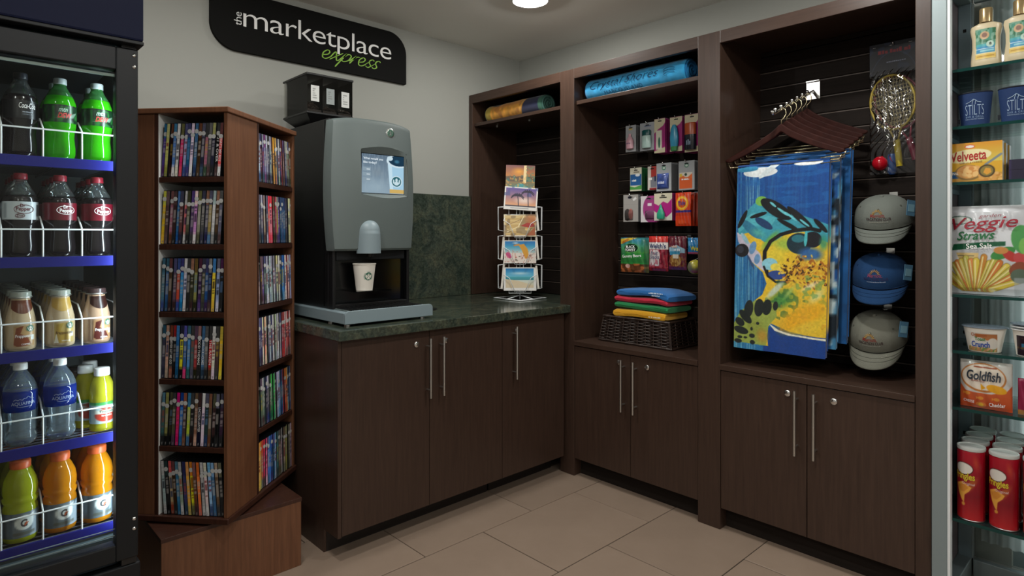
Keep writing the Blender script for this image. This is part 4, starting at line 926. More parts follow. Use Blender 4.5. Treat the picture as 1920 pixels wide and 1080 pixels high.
blister('cream and magenta card with an orange-capped black spray can', -1.428, 1.703, 1.892, .082, -.18, 6, g, bulge=multi(lob([(.030, 0), (.031, .004), (.031, .075)], inkmat('181c28', .2), .010, .5, cx=-.004), lob([(.031, .0755), (.031, .128), (.028, .134)], inkmat('b8542c', .3), .010, .5, cx=-.004, name='cap'), txb('~3', inkmat('9ab0c8'), .026, .030, -.004, .048, -.0265, rot=0)), where='spray can', side='8a1f62')
g = Cv(40, 50, 'd5d2bd'); g.rect(.02, .24, .98, .72, '2c5f9a'); g.poly([(0, .22), (.4, .16), (1, .25), (1, .06), (0, .06)], '4f9a4a'); g.ell(.65, .68, .2, .06, 'e6ecef'); g.rect(.3, .78, .8, .84, '8a8474')
blister('small pack with blue label and green foot, leftmost in second row', -1.083, 1.525, 1.651, .075, -.17, 6, g, bulge=txb('~6', 'white_ink', .030, .012, -.010, .058), where='blue and green label', side='1c5a30')
g = Cv(36, 50, 'cfcac0'); g.rect(.35, .55, 1, 1, 'a83a34'); g.rect(.3, .1, .95, .55, '7a7d86'); g.rect(.1, .42, .45, .52, 'ecece8'); g.rect(.2, 0, 1, .08, '8a2028'); g.rect(.72, .36, .88, .58, '2a3350')
blister('small white, red and grey carded pack in second row', -1.187, 1.526, 1.651, .058, -.168, 4, g, where='red and grey', side='b0aca0')
g = Cv(44, 60, 'a7abae'); g.ell(.5, .82, .13, .07, '2f7a58'); g.ell(.5, .82, .09, .04, 'c8d4cc')
blister('grey card with a rounded blue tissue pouch', -1.262, 1.515, 1.661, .090, -.175, 7, g, bulge=multi(bulge_panel(.070, .080, .014, .012, 'print_film', -.006, Cv(24, 24, '3f559c').mottle(5, 5, .3, 2)), txb('~7', inkmat('c8cfe4'), .040, .016, -.006, .045, -.016)), where='blue tissue pouch')
g = Cv(44, 60, 'a7abae'); g.ell(.5, .84, .13, .07, '2f7a58'); g.ell(.5, .84, .09, .04, 'c8d4cc'); g.rect(.04, .05, .86, .60, 'd9612f'); g.rect(.04, .44, .86, .60, 'd8d2c4'); g.poly([(.04, .44), (.3, .5), (.5, .40), (.86, .56), (.86, .40), (.04, .36)], 'dd6a34'); g.rect(.06, .46, .22, .56, 'd9b93a'); g.ell(.45, .53, .08, .05, '2c4438')
blister('grey card with an orange and white sachet', -1.394, 1.514, 1.661, .090, -.175, 5, g, bulge=txb('~8', 'white_ink', .044, .010, -.006, .055), where='orange sachet')
g = Cv(40, 60, 'a19e9a'); g.ell(.42, .9, .12, .05, '2a2a3a'); g.poly([(.62, .82), (.82, .92), (.9, .84), (.7, .76)], 'dcdcdc'); g.rect(0, .645, 1, .655, '85827e'); g.ell(.28, .26, .20, .22, '3a2a28'); g.ell(.50, .28, .15, .20, 'c06a60')
blister('plain grey card with a small red and black item', -1.046, 1.359, 1.507, .098, -.165, 2, g, bulge=bulge_panel(.055, .055, .010, .010, 'film_clear', -.012), where='plain grey')
g = Cv(44, 60, 'd4d0d2'); g.ell(.72, .5, .58, .56, 'a0407f'); g.rect(.42, .62, .66, .72, 'e4dbe0'); g.ring(.6, .25, .38, .18, .08, 'cf9ac0'); g.rect(.35, .86, .9, .9, '6a5a68')
blister('white and magenta card with a pink compact', -1.163, 1.355, 1.495, .104, -.165, 2, g, bulge=bulge_panel(.065, .048, .012, .014, 'film_clear', .010), where='pink compact', side='8a3a70')
g = Cv(46, 60, 'd3cdb4'); g.poly([(0, .64), (.25, .55), (.5, .70), (.75, .62), (1, .8), (1, .18), (.55, .1), (0, .35)], 'b0267f'); g.poly([(0, 0), (1, 0), (1, .30), (.7, .12), (0, .30)], 'cfd0c4'); g.rect(.3, .82, .7, .86, '3c3a34')
blister('cream and magenta card with a green bottle', -1.255, 1.362, 1.504, .108, -.172, 4, g, bulge=multi(lob([(.020, 0), (.023, .006), (.023, .030), (.012, .050), (.004, .075)], inkmat('2f9a7a', .2), .008, .5, cx=-.008)), where='green bottle', side='9a2470')
c = Cv(54, 90, 'd8411c'); c.rect(0, .40, 1, .47, '3a2a78'); c.rect(0, .30, 1, .40, 'c23a1c'); c.ell(.46, .68, .40, .22, 'f0a020'); c.ell(.46, .68, .33, .18, 'f4c83a'); c.ell(.46, .68, .27, .14, 'e05a1c'); c.ell(.4, .12, .35, .10, 'ea6a34', al=.6, soft=.7)
def pouch(name, label, y, z0, z1, w, x, cv, cat, d=.014, back='a03010', lets=(), hookit=None, group=None, mat='print_film'):
    t = thing(name, label, cat, (x, y, z0), ROT, group=group); h = z1 - z0
    def prof(u, v): e = min(1, min(v, 1 - v) / .07) ; return d * (max(0, math.sin(math.pi * u)) ** .55) * math.sin(math.pi * (.07 + .86 * v)) ** .6 * (.35 + .65 * e) + .0008 + .0012 * math.sin(31 * u + 9 * v) * e
    printed('pouch_front', cv, lambda u, v: (-w / 2 + u * w, -prof(u, v), v * h), mat, t)
    ob('pouch_back', MB().sheet(lambda u, v: (-w / 2 + u * w, prof(u, v) * .7, v * h), 14, 18, [lc(back)] * 252), mat, t, smooth=True)
    def F(a, b):
        u = min(1, max(0, a / w + .5)); v = min(1, max(0, b / h)); return (a, -prof(u, v) - (.0030 if d < .025 else .0065), b)
    for L in lets: txt(t, L[0], L[1], F, w=L[2], hgt=L[3], x=L[4], y=L[5], **(L[6] if len(L) > 6 else {}))
    return t, F
for k in range(3):
    lab = ['orange laundry packet lettered Tide hanging in the third row', 'orange laundry packet just behind the front one', 'rearmost orange laundry packet in the third row'][k]
    cc = c if k == 0 else Cv(6, 8, 'b8381c')
    pouch('laundry_packet', lab, -1.379 - .004 * k, 1.332, 1.5015, .088, -.18 + .026 * k, cc, 'packet', d=.009, lets=[('Tide', inkmat('28338c'), .040, .022, -.004, .115, dict(bold=.02, shear=.15, rot=.12))] if k == 0 else (), group='orange laundry packets')
hook(1.495, -1.385, -.195, 'chrome peg hook holding the orange laundry packets')
# grey cards behind the laundry packets
for k, yy in enumerate((-1.325, -1.44)):
    t = thing('carded_pack', ['grey card hanging left behind the orange laundry packets', 'grey card hanging right behind the orange laundry packets'][k], 'carded goods', (-.10, yy, 1.43), ROT)
    ob('backing_card', MB().box(-.03, .03, 0, .0015, 0, .075), inkmat('8b929a'), t); ob('pack_blister', MB().box(-.02, .02, -.008, -.0002, .008, .05), 'clear_plastic', t)
t = thing('price_card', 'white perforated hang strip behind the snack bags', 'card', (-.10, -1.455, 1.17), ROT); ob('strip', MB().box(-.03, .03, 0, .002, 0, .21), inkmat('9fa8ae'), t)
for q in range(8): ob('punched_hole', MB().lathe([(1e-4, 0), (.004, 0)], 10).xf(Matrix.Translation((-.006 + .012 * (q % 2), -.0006, .02 + q * .024)) @ Matrix.Rotation(math.radians(90), 4, 'X')), 'case_plastic', t)
# snack bags
c = Cv(70, 80, '2f8a3e'); c.grad(.55, 1, '4f9a3c', '3a86b8'); c.put((c.noise(10, 8, 2) > .6) & (c.Y > .5), '2d6e52', .6); c.poly([(0, .80), (0, .96), (.35, 1), (.62, 1)], 'c9a834'); c.ell(.42, .70, .26, .12, '12331f'); c.ring(.42, .70, .28, .135, .1, '5fae6a'); c.rect(0, .28, 1, .40, '2a6a34', .6); c.grad(0, .24, '7a4a28', '5a3420'); c.put((c.noise(9, 7, 5) > .55) & (c.Y < .25), 'b8683a'); c.ell(.30, .18, .09, .06, 'd8a89a'); c.rect(.86, 0, 1, 1, '1e4a30', .5)
pouch('gummy_bag', 'green bag of gummy bears hanging at the left of snack row', -1.083, 1.085, 1.272, .182, -.18, c, 'snack bag', .018, '1f5a30', [('BLACK', 'white_ink', .060, .014, -.016, .138, dict(bold=.02)), ('FOREST', 'white_ink', .066, .014, -.016, .121, dict(bold=.02)), ('Gummy Bears', 'white_ink', .125, .020, -.010, .086, dict(bold=.015, rot=.06)), ('FREE!', inkmat('b0481c'), .045, .013, -.055, .168, dict(bold=.02, rot=.45))], group='snack bags on the slat wall')
c = Cv(60, 80, '8f2030'); c.rect(0, .84, 1, 1, 'c0302c'); c.ell(.5, .92, .3, .08, 'e05a44', al=.6, soft=.6); c.rect(0, .62, 1, .82, 'ddd9d4'); c.rect(.05, .14, .64, .60, 'cfc6c6'); c.put((c.noise(12, 14, 4) > .5) & (c.X > .6) & (c.Y < .62), '6e1428'); c.put((c.noise(12, 14, 9) > .68) & (c.Y < .62), 'b04a5a', .7); c.rect(0, 0, 1, .10, '7a1826')
pouch('fruit_snack_bag', 'red bag of fruit snacks hanging second in the snack row', -1.232, 1.098, 1.280, .116, -.178, c, 'snack bag', .016, '6a1420', [("Welch's", inkmat('1d2f63'), .100, .026, 0, .131, dict(bold=.02)), ('Fruit', inkmat('26376a'), .046, .020, -.016, .094, dict(shear=.2)), ('Snacks', inkmat('26376a'), .056, .020, -.014, .074, dict(shear=.2))], group='snack bags on the slat wall')
c = Cv(56, 76, '5e1a2c'); c.put(c.noise(12, 12, 6) > .62, '8a5a50', .6); c.poly([(.05, .52), (.05, .66), (.5, .74), (.95, .62), (.95, .5)], '8fb4c8'); c.rect(.1, .44, .7, .55, '3a88aa'); c.ell(.42, .28, .34, .18, 'b08a4e'); c.put((c.noise(16, 16, 2) > .55) & (c.Y < .46) & (c.Y > .1), '7a4a22', .8); c.rect(.3, .34, .62, .46, 'd6cfc0'); c.rect(0, 0, 1, .1, '5a2048')
pouch('trail_mix_bag', 'maroon bag of mixed nuts hanging third in the snack row', -1.344, 1.108, 1.280, .102, -.176, c, 'snack bag', .014, '4a1422', [('~6', inkmat('d8b8a8'), .040, .013, -.012, .120, dict(shear=.2)), ('~4', inkmat('d8e2ea'), .036, .014, .006, .104, dict(shear=.2))], group='snack bags on the slat wall')
c = Cv(50, 50, '2f7ab0'); c.put(c.noise(6, 6, 3) > .5, '5a9cc8'); c.poly([(.1, .1), (.1, .5), (1, .62), (1, .1)], '1f74ac'); c.rect(0, 0, 1, .12, 'b04a6a')
pouch('blue_snack_bag', 'blue snack bag with yellow lettering at right end of snack row', -1.445, 1.190, 1.272, .098, -.165, c, 'snack bag', .014, '1a5080', [('Wav', inkmat('c8c02a'), .060, .022, .002, .028, dict(bold=.03))], group='snack bags on the slat wall')
for (yy, zz, w_) in ((-1.083, 1.262, 'green gummy'), (-1.232, 1.270, 'red fruit snack'), (-1.344, 1.270, 'maroon nut'), (-1.44, 1.262, 'blue snack')): hook(zz, yy, -.193, 'chrome peg hook holding the %s bag' % w_)
t = thing('toy_ball', 'small yellow patterned toy ball hanging at the bay edge', 'ball', (-.165, -1.436, 1.088), ROT)
bl = MB(); bl.ball((0, 0, .037), .037, 24, 16); nz = Cv(24, 17, 'b8b03a'); nz.put(nz.noise(7, 6, 1) > .6, '6a6a58'); nz.put(nz.noise(9, 7, 3) > .68, '8a4a6a')
bl.hasc = True; cl = nz.cols(); bl.c = [cl[min(16, i // 24) * 24 + i % 24] for i in range(len(bl.v))]; ob('ball', bl, 'print_gloss', t, smooth=True); ob('cord', MB().tube([(0, 0, .0742), (0, .09, .094)], .0012, 6), 'white_wire', t)

# ------------------------------------------------------------------ basket with folded shirts
bk = thing('wicker_basket', 'dark brown woven wicker basket on the cabinet ledge', 'basket', (-.205, -1.186, .7215), ROT)
BW0, BW1, BD0, BD1, BH = .220, .200, .132, .118, .128
def bpt(side, s, t, off=0.0):           # side 0 front,1 right,2 back,3 left ; s -1..1 ; t 0..1 height
    w = BW0 + (BW1 - BW0) * t; d = BD0 + (BD1 - BD0) * t; z = .004 + t * BH
    if side == 0: return (s * w, -d - off, z)
    if side == 1: return (w + off, s * d, z)
    if side == 2: return (-s * w, d + off, z)
    return (-w - off, -s * d, z)
for side, nst in ((0, 10), (1, 6), (2, 10), (3, 6)):
    for k in range(nst): s = -1 + 2 * k / (nst - 1) * .998; ob('stake', MB().tube([bpt(side, s, 0, .003), bpt(side, s, 1, .003)], .0030, 6), 'basket_cane', bk)
NW = 17
for j in range(NW):
    t = (j + .6) / NW; pts = []
    for side, n in ((0, 28), (1, 16), (2, 28), (3, 16)):
        for i in range(n):
            s = -1 + 2 * i / n; nst = 10 if side % 2 == 0 else 6; ph = (s + 1) / 2 * (nst - 1) * math.pi; pts.append(bpt(side, s, t, .0045 * math.cos(ph) * (1 if j % 2 else -1)))
    ob('weaver', MB().tube(pts, .0034, 5, closed=True), 'basket_cane', bk)
for t, r in ((0.02, .006), (1.0, .0068)):
    pts = []
    for side, n in ((0, 20), (1, 12), (2, 20), (3, 12)):
        for i in range(n): pts.append(bpt(side, -1 + 2 * i / n, t, .003 + .002 * math.sin(i * 1.7)))
    ob('rim_braid', MB().tube(pts, r, 6, closed=True), 'basket_cane', bk)
ob('basket_floor', MB().box(-.205, .205, -.120, .120, .002, .008), 'basket_cane', bk)
ob('basket_lining', MB().box(-.188, .188, -.106, .106, .0085, .1255), 'dark_gap', bk)
def shirt(label, color, z, hgt, x0, x1, d0, skew, droop, mark=None, fold=False):
    t = thing('folded_shirt', label, 'shirt', (-.205, -1.186, z), ROT, group='folded shirts stacked on the basket')
    m = MB(); n = 34; nsec = 14
    # rounded folded slab, its right end drooping back over the side
    for i in range(n + 1):
        u = i / n; x = x0 + u * (x1 - x0)
        for k in range(nsec):
            a = 2 * math.pi * k / nsec; cy, cz = math.cos(a), math.sin(a); e = 5.0
            yy = (abs(cy) ** (2 / e)) * (1 if cy > 0 else -1) * .105; zz = (abs(cz) ** (2 / e)) * (1 if cz > 0 else -1) * hgt / 2
            edge = 1 - (max(0, (u - .965) / .035) ** 2 + max(0, (.035 - u) / .035) ** 2) * .35
            m.v.append((x + skew * yy, d0 + yy, hgt / 2 + zz * edge * (1 + .03 * math.sin(9 * u + z * 90)) + droop * max(0, u - .6) ** 2 + .003 * math.sin(6 * u + z * 50) + .003))
            m.c.append((.5, .5, .5))
    for i in range(n):
        for k in range(nsec): l = (k + 1) % nsec; m.f.append((i * nsec + k, i * nsec + l, (i + 1) * nsec + l, (i + 1) * nsec + k))
    m.f += [tuple(range(nsec))[::-1], tuple(n * nsec + k for k in range(nsec))]
    ob('shirt_body', m, color, t, smooth=True, auto=True)
    ob('fold_edge', MB().tube([(x0 + .01 + i / 20 * (x1 - x0 - .02) + skew * -.104, d0 - .1045, hgt / 2 + .004 + .002 * math.sin(i * .9)) for i in range(21)], .0012, 4), color, t)
    if mark: mark(t, d0, hgt, x0, x1)
    return t
for n_, c_ in (('shirt_yellow', 'e0a416'), ('shirt_green', '148046'), ('shirt_red', 'c01f3c'), ('shirt_blue', '1f6cb2')): flat(n_, c_, .92, bump=.4, bscale=350, sheen=.2)
def mk(words, col, x, zz):
    def f(t, d0, hgt, x0, x1):
        for q, (s, w) in enumerate(words): txt(t, s, inkmat(col, .9), lambda a, b: (a, d0 - .1075 + .25 * b * b / hgt, hgt / 2 + .003 + b), w=w, hgt=.009, x=x, y=zz - q * .012)
    return f
shirt('yellow folded shirt at the bottom of the stack on basket', 'shirt_yellow', .8535, .043, -.143, .175, -.010, 0, 0, mk([('~7', .075)], 'f2e6c0', .118, -.004))
shirt('green folded shirt second from the bottom of the stack', 'shirt_green', .8985, .033, -.133, .190, -.006, 0.03, -.06)
shirt('red folded shirt second from the top of the stack', 'shirt_red', .9335, .031, -.130, .192, -.004, .08, -.08)
shirt('blue folded shirt with white print on top of the stack', 'shirt_blue', .9665, .036, -.108, .205, -.004, .16, -.12, mk([('~11', .085), ('~9', .050)], 'd4e4f0', .120, .006))
# ------------------------------------------------------------------ hangers and towels in the right bay
RODZ = lambda x: 1.9327 + (x + .05) * .383 - 0.0
HY = -1.967
rd = thing('display_rod', 'chrome slanted display rod on the slat wall carrying hangers', 'hanging rod', (-.0625, HY, 1.9327), ROT)
ob('wall_plate', MB().box(-.030, .030, -.004, -.0003, -.038, .048), 'chrome', rd, bevel=.002)
ob('plate_lip', MB().box(-.030, .030, -.012, -.0042, .040, .048), 'chrome', rd, bevel=.002)
ob('rod', MB().tube([(0, -.004, 0), (0, -.05, -.019), (0, -.405, -.155), (.002, -.425, -.158), (.004, -.43, -.148)], .0065, 10), 'chrome', rd, smooth=True)
for k in range(7): ob('rod_stop', MB().ball((0, -.07 - k * .054, -.014 - k * .0207), .0085, 10, 8), 'chrome', rd, smooth=True)
def strip_solid(up, lo, y0, y1):
    n = len(up); m = MB(); vs = [(a, y0, b) for a, b in up] + [(a, y0, b) for a, b in lo] + [(a, y1, b) for a, b in up] + [(a, y1, b) for a, b in lo]; fs = []
    for i in range(n - 1): fs += [(i, i + 1, n + i + 1, n + i), (2 * n + i, 3 * n + i, 3 * n + i + 1, 2 * n + i + 1), (i, 2 * n + i, 2 * n + i + 1, i + 1), (n + i, n + i + 1, 3 * n + i + 1, 3 * n + i)]
    fs += [(0, n, 3 * n, 2 * n), (n - 1, 3 * n - 1, 4 * n - 1, 2 * n - 1)]; return m.add(vs, fs)
hxs = [-.40, -.347, -.294, -.241, -.188, -.135]
HW = .243
def hang_prof():
    up, lo = [], []
    for i in range(49):
        s = -1 + 2 * i / 48; a = abs(s); z = -.012 - .118 * (a ** 1.15) - .012 * math.sin(a * math.pi) + .010 * math.exp(-(a / .10) ** 2); th = .034 - .012 * a; up.append((s * HW, z)); lo.append((s * HW, z - th + .012 * max(0, a - .93) / .07))
    return up, lo
up, lo = hang_prof(); hbody = strip_solid(up, lo, -.007, .007).mesh('hanger_body')
for i, x in enumerate(hxs):
    z = RODZ(x) + .0075
    lab = ['front dark wooden hanger holding the turtle towel'] + ['dark wooden hanger, %s from the front on the rod' % ORD[k] for k in range(1, 6)]
    h = thing('clothes_hanger', lab[i], 'hanger', (x, HY, z - .060), ROT, group='wooden hangers on the display rod')
    ob('hanger_body', hbody, 'hanger_wood', h, bevel=.004)
    hk = [(0, 0, -.016), (0, 0, .012), (.012, 0, .022), (.019, 0, .036), (.017, 0, .052), (.008, 0, .062), (-.004, 0, .063), (-.014, 0, .056), (-.018, 0, .044)]
    ob('hook', MB().tube(hk, .0021, 8), 'brass', h, smooth=True)
    ob('trouser_bar', MB().tube([(-HW + .012, 0, -.150), (-HW + .020, 0, -.168), (HW - .020, 0, -.168), (HW - .012, 0, -.150)], .003, 8), 'brass', h, smooth=True)
    ob('bar_clip', MB().tube([(HW - .085, -.010, -.158), (HW - .014, -.010, -.156), (HW - .014, -.010, -.176), (HW - .085, -.010, -.180)], .0024, 6), 'brass', h, smooth=True)
# turtle print
c = Cv(180, 364, '10529c')
Z = lambda x, y: ((x - 115) / 465, 1 - (y + 71) / 990)
def ZP(*p): return [Z(*q) for q in p]
def ze(x, y, rx, ry, col, rot=0, al=1, soft=0): u, v = Z(x, y); c.ell(u, v, rx / 465, ry / 990, col, -rot, al, soft)
c.grad(0, 1, '2a8ab8', '0d4a94'); t_ = np.clip((c.X - .05) / .6, 0, 1)[..., None]; c.a = c.a * (1 - t_) + np.array(hx('0e4c98')) * t_
c.put(np.clip((c.noise(80, 5, 3) - .5) * 2.5, 0, 1) * (1.1 - c.X), '4fa8cc', .45); c.put(np.clip((c.noise(110, 6, 7) - .45) * 2.5, 0, 1) * (c.X < .30), '9fd0dc', .55); c.put(np.clip((c.noise(90, 8, 17) - .5) * 2.5, 0, 1), '0a3a78', .35); c.put((c.Y < .13) & (c.X > .35), '0d3f8e'); c.put((c.noise(5, 60, 5) > .7) & (c.Y > .72), '1b66ae', .5)
ze(240, -35, 90, 26, 'e6eef0'); ze(300, -55, 70, 18, 'd8e6ea', -20); ze(170, -55, 60, 14, '2f8ab4'); ze(480, -66, 70, 14, 'eef2f0')
c.poly(ZP((125, 230), (150, 190), (210, 150), (250, 100), (290, 115), (380, 170), (480, 215), (582, 250), (582, 815), (480, 812), (400, 800), (310, 770), (290, 800), (300, 890), (112, 885), (112, 790), (150, 720), (230, 650), (265, 620), (285, 560), (265, 500), (190, 430), (130, 330)), 'e8c230')
c.poly(ZP((125, 230), (150, 190), (250, 100), (380, 170), (582, 250), (582, 340), (470, 285), (380, 295), (330, 330), (270, 340), (200, 285), (130, 300)), '3d9fb4')
c.poly(ZP((125, 235), (210, 180), (330, 210), (300, 260), (180, 250), (128, 290)), '5cc0cc', .7); ze(250, 120, 30, 26, '7ab850'); ze(200, 270, 60, 30, '2f7ea0', 20); ze(265, 240, 46, 22, '1c3f6a', 15)
for q in ((325, 165, 82, 40, 15), (445, 212, 70, 22, 22), (150, 215, 34, 20, -40), (545, 255, 36, 16, 25), (390, 250, 60, 13, 15), (235, 195, 44, 11, -8)): ze(*q[:4], '0a1014', q[4])
for q in ((360, 180, 30, 7), (400, 205, 34, 6), (470, 240, 26, 6), (310, 140, 18, 7)): ze(*q, '6ed0dc', 20)
c.poly(ZP((120, 285), (180, 330), (250, 400), (278, 500), (190, 432), (128, 335)), 'c9c4d6'); ze(210, 370, 22, 30, '6a98c4', -30); ze(235, 430, 16, 26, '6a98c4', -20); ze(165, 320, 26, 16, '9ac8d8', 30); ze(200, 445, 30, 10, '34507a', 40)
ze(150, 385, 38, 36, '15151d'); ze(142, 380, 18, 20, '2f3440')
ze(235, 290, 50, 30, '58b0a0', 10, .8, .8); ze(300, 330, 60, 34, '6fb04a', -25, .9, .6); ze(370, 350, 70, 50, '9cc04a', 0, .9, .7); ze(330, 410, 70, 60, 'e8d23c', 0, .9, .6)
c.line(ZP((285, 500), (272, 440), (272, 390), (300, 335), (350, 300), (420, 278), (500, 270), (540, 280)), .020, '0c0e10', 2.1)
ze(445, 345, 62, 54, '12303c'); ze(510, 325, 42, 40, '14161e'); ze(440, 320, 34, 20, '2f8a98', 0, .8); ze(478, 320, 8, 40, '4fc0c8', 8); ze(500, 400, 72, 44, '2b62a4', 0, .95, .5); ze(560, 340, 26, 50, '2f8f70', 0, .8, .6)
ze(300, 455, 40, 32, '8fd0e0'); ze(330, 470, 28, 20, 'f0dc50'); ze(335, 512, 46, 24, '2c4a92'); c.line(ZP((270, 470), (290, 520), (330, 548), (385, 545), (400, 500)), .012, '14141a', 2.1)
rt_ = random.Random(77); ze(490, 480, 130, 70, 'd89628', 0, .8, .8)
for _ in range(210):
    a_ = rt_.uniform(0, 6.283); q_ = math.sqrt(rt_.random()); ze(480 + 135 * q_ * math.cos(a_), 490 + 85 * q_ * math.sin(a_), rt_.uniform(3, 11), rt_.uniform(3, 7), rt_.choice(['a8621c', 'b87422', '6a3c14', '3a2410', 'f0d050', 'e8c23a']), rt_.uniform(-40, 40))
ze(505, 560, 60, 22, 'f2ecc8', -15, .8, .8); ze(420, 560, 50, 30, 'e8c63a', 0, .8, .7)
ze(360, 640, 90, 62, '4d9440', -10, 1, .7); c.put((c.noise(30, 60, 21) > .6) & (np.hypot(c.X - Z(380, 640)[0], (c.Y - Z(380, 640)[1]) * 2) < .22), '2f6a38', .6); ze(330, 590, 60, 26, 'c8dccc', -25, .9, .5); ze(530, 620, 60, 40, 'dfe8b0', -30, .8, .8); c.put((c.noise(30, 60, 22) > .66) & (np.hypot((c.X - .85), (c.Y - .31) * 1.8) < .2), '6aa058', .6)
ze(400, 600, 40, 20, 'a8c86a', -30, .8, .8); ze(470, 720, 150, 80, 'f0b41e', -15, .95, .5); ze(500, 770, 120, 40, 'eecb3a', -10, .9, .6); c.put((c.noise(30, 60, 23) > .74) & (c.Y < .26) & (c.Y > .12) & (c.X > .5), 'd89a20', .5)
c.poly(ZP((300, 770), (350, 800), (420, 815), (582, 820), (582, 830), (400, 822), (330, 806)), 'f2efd6')
c.poly(ZP((150, 718), (230, 650), (330, 660), (340, 730), (300, 780), (290, 890), (112, 885), (112, 790)), '9aac4c'); ze(230, 800, 70, 60, '8f9a3c', 0, .8, .6); ze(270, 840, 40, 50, 'c09030', 0, .8, .7)
for q in ((195, 700, 26, 44, -30), (250, 690, 26, 46, -25), (290, 685, 24, 40, -25), (332, 675, 14, 24, -20), (178, 745, 36, 26, 20), (148, 775, 26, 22, 10), (155, 820, 40, 20, 5), (150, 858, 14, 8, 0), (180, 858, 10, 6, 0), (215, 845, 16, 12, 0), (218, 880, 14, 12, 0), (140, 880, 22, 12, 0), (245, 775, 9, 8, 0), (212, 808, 7, 10, 0)): ze(*q[:4], '16201c', q[4])
c.mottle(60, 120, .06, 31)
def towel(label, x, y0, y1, z0, z1, cv, wave=.0035, ph=0.0):
    t = thing('beach_towel', label, 'towel', (x, (y0 + y1) / 2, z0), ROT, group='towels on the hangers'); w = abs(y1 - y0); H = z1 - z0
    def wv(u, v): return wave * math.sin(u * 9 + ph) * (1 - .5 * v) + .002 * math.sin(u * 23 + v * 4)
    slant = .017
    printed('front_sheet', cv, lambda u, v: (-w / 2 + u * w + slant * (v - .5) * 1.0, -.0085 - wv(u, v) + (.0045 * max(0, (v - .985) / .015)), v * H), 'print_cloth', t)
    edge = cv.cols(); bc = [edge[(min(cv.h - 1, int(j / 23 * (cv.h - 1)))) * cv.w + min(cv.w - 1, int(i / 19 * (cv.w - 1)))] for j in range(24) for i in range(20)]
    ob('back_sheet', MB().sheet(lambda u, v: (-w / 2 + .004 + u * w + slant * (v - .5), .0085 + wv(u, v) * .5, .03 + v * (H - .03)), 20, 24, bc), 'print_cloth', t, smooth=True)
    ob('fold_over', MB().sheet(lambda u, v: (-w / 2 + .002 + u * (w - .002) + slant * .5, -.0078 * math.cos(math.pi * v), H + .0075 * math.sin(math.pi * v)), 20, 8, [edge[-(cv.w // 2)]] * 160), 'print_cloth', t, smooth=True)
    ob('side_hem', MB().sheet(lambda u, v: (w / 2 + slant * (v - .5), -.008 + u * .016, .004 + v * (H - .004)), 3, 20, [edge[min(cv.h - 1, int(j / 19 * (cv.h - 1))) * cv.w + cv.w - 1] for j in range(20) for i in range(3)]), 'print_cloth', t)
    return t
towel('sea turtle printed beach towel hanging on the front hanger', -.40, -1.772, -2.150, .797, 1.578, c)
c2 = Cv(40, 80, '12549c'); c2.put(c2.noise(30, 10, 3) > .62, '6ab4cc', .6); c2.put((c2.noise(16, 30, 5) > .6) & (c2.X > .8), 'c8dce0'); c2.put((c2.noise(10, 26, 8) > .66) & (c2.X > .8), '10202c'); c2.rect(0, .9, 1, 1, '1a5a98'); c2.put((c2.noise(10, 30, 9) > .58) & (c2.Y > .9), '12365c')
towel('blue painted towel on the second hanger behind the turtle towel', -.347, -1.80, -2.170, .83, 1.600, c2, ph=1)
c3 = Cv(40, 80, '155a9a'); c3.mottle(12, 20, .15, 4); c3.put((c3.noise(8, 30, 6) > .72), '134a80', .8)
towel('plain blue towel on the third hanger, rearmost of the towels', -.294, -1.80, -2.192, .848, 1.622, c3, ph=2)

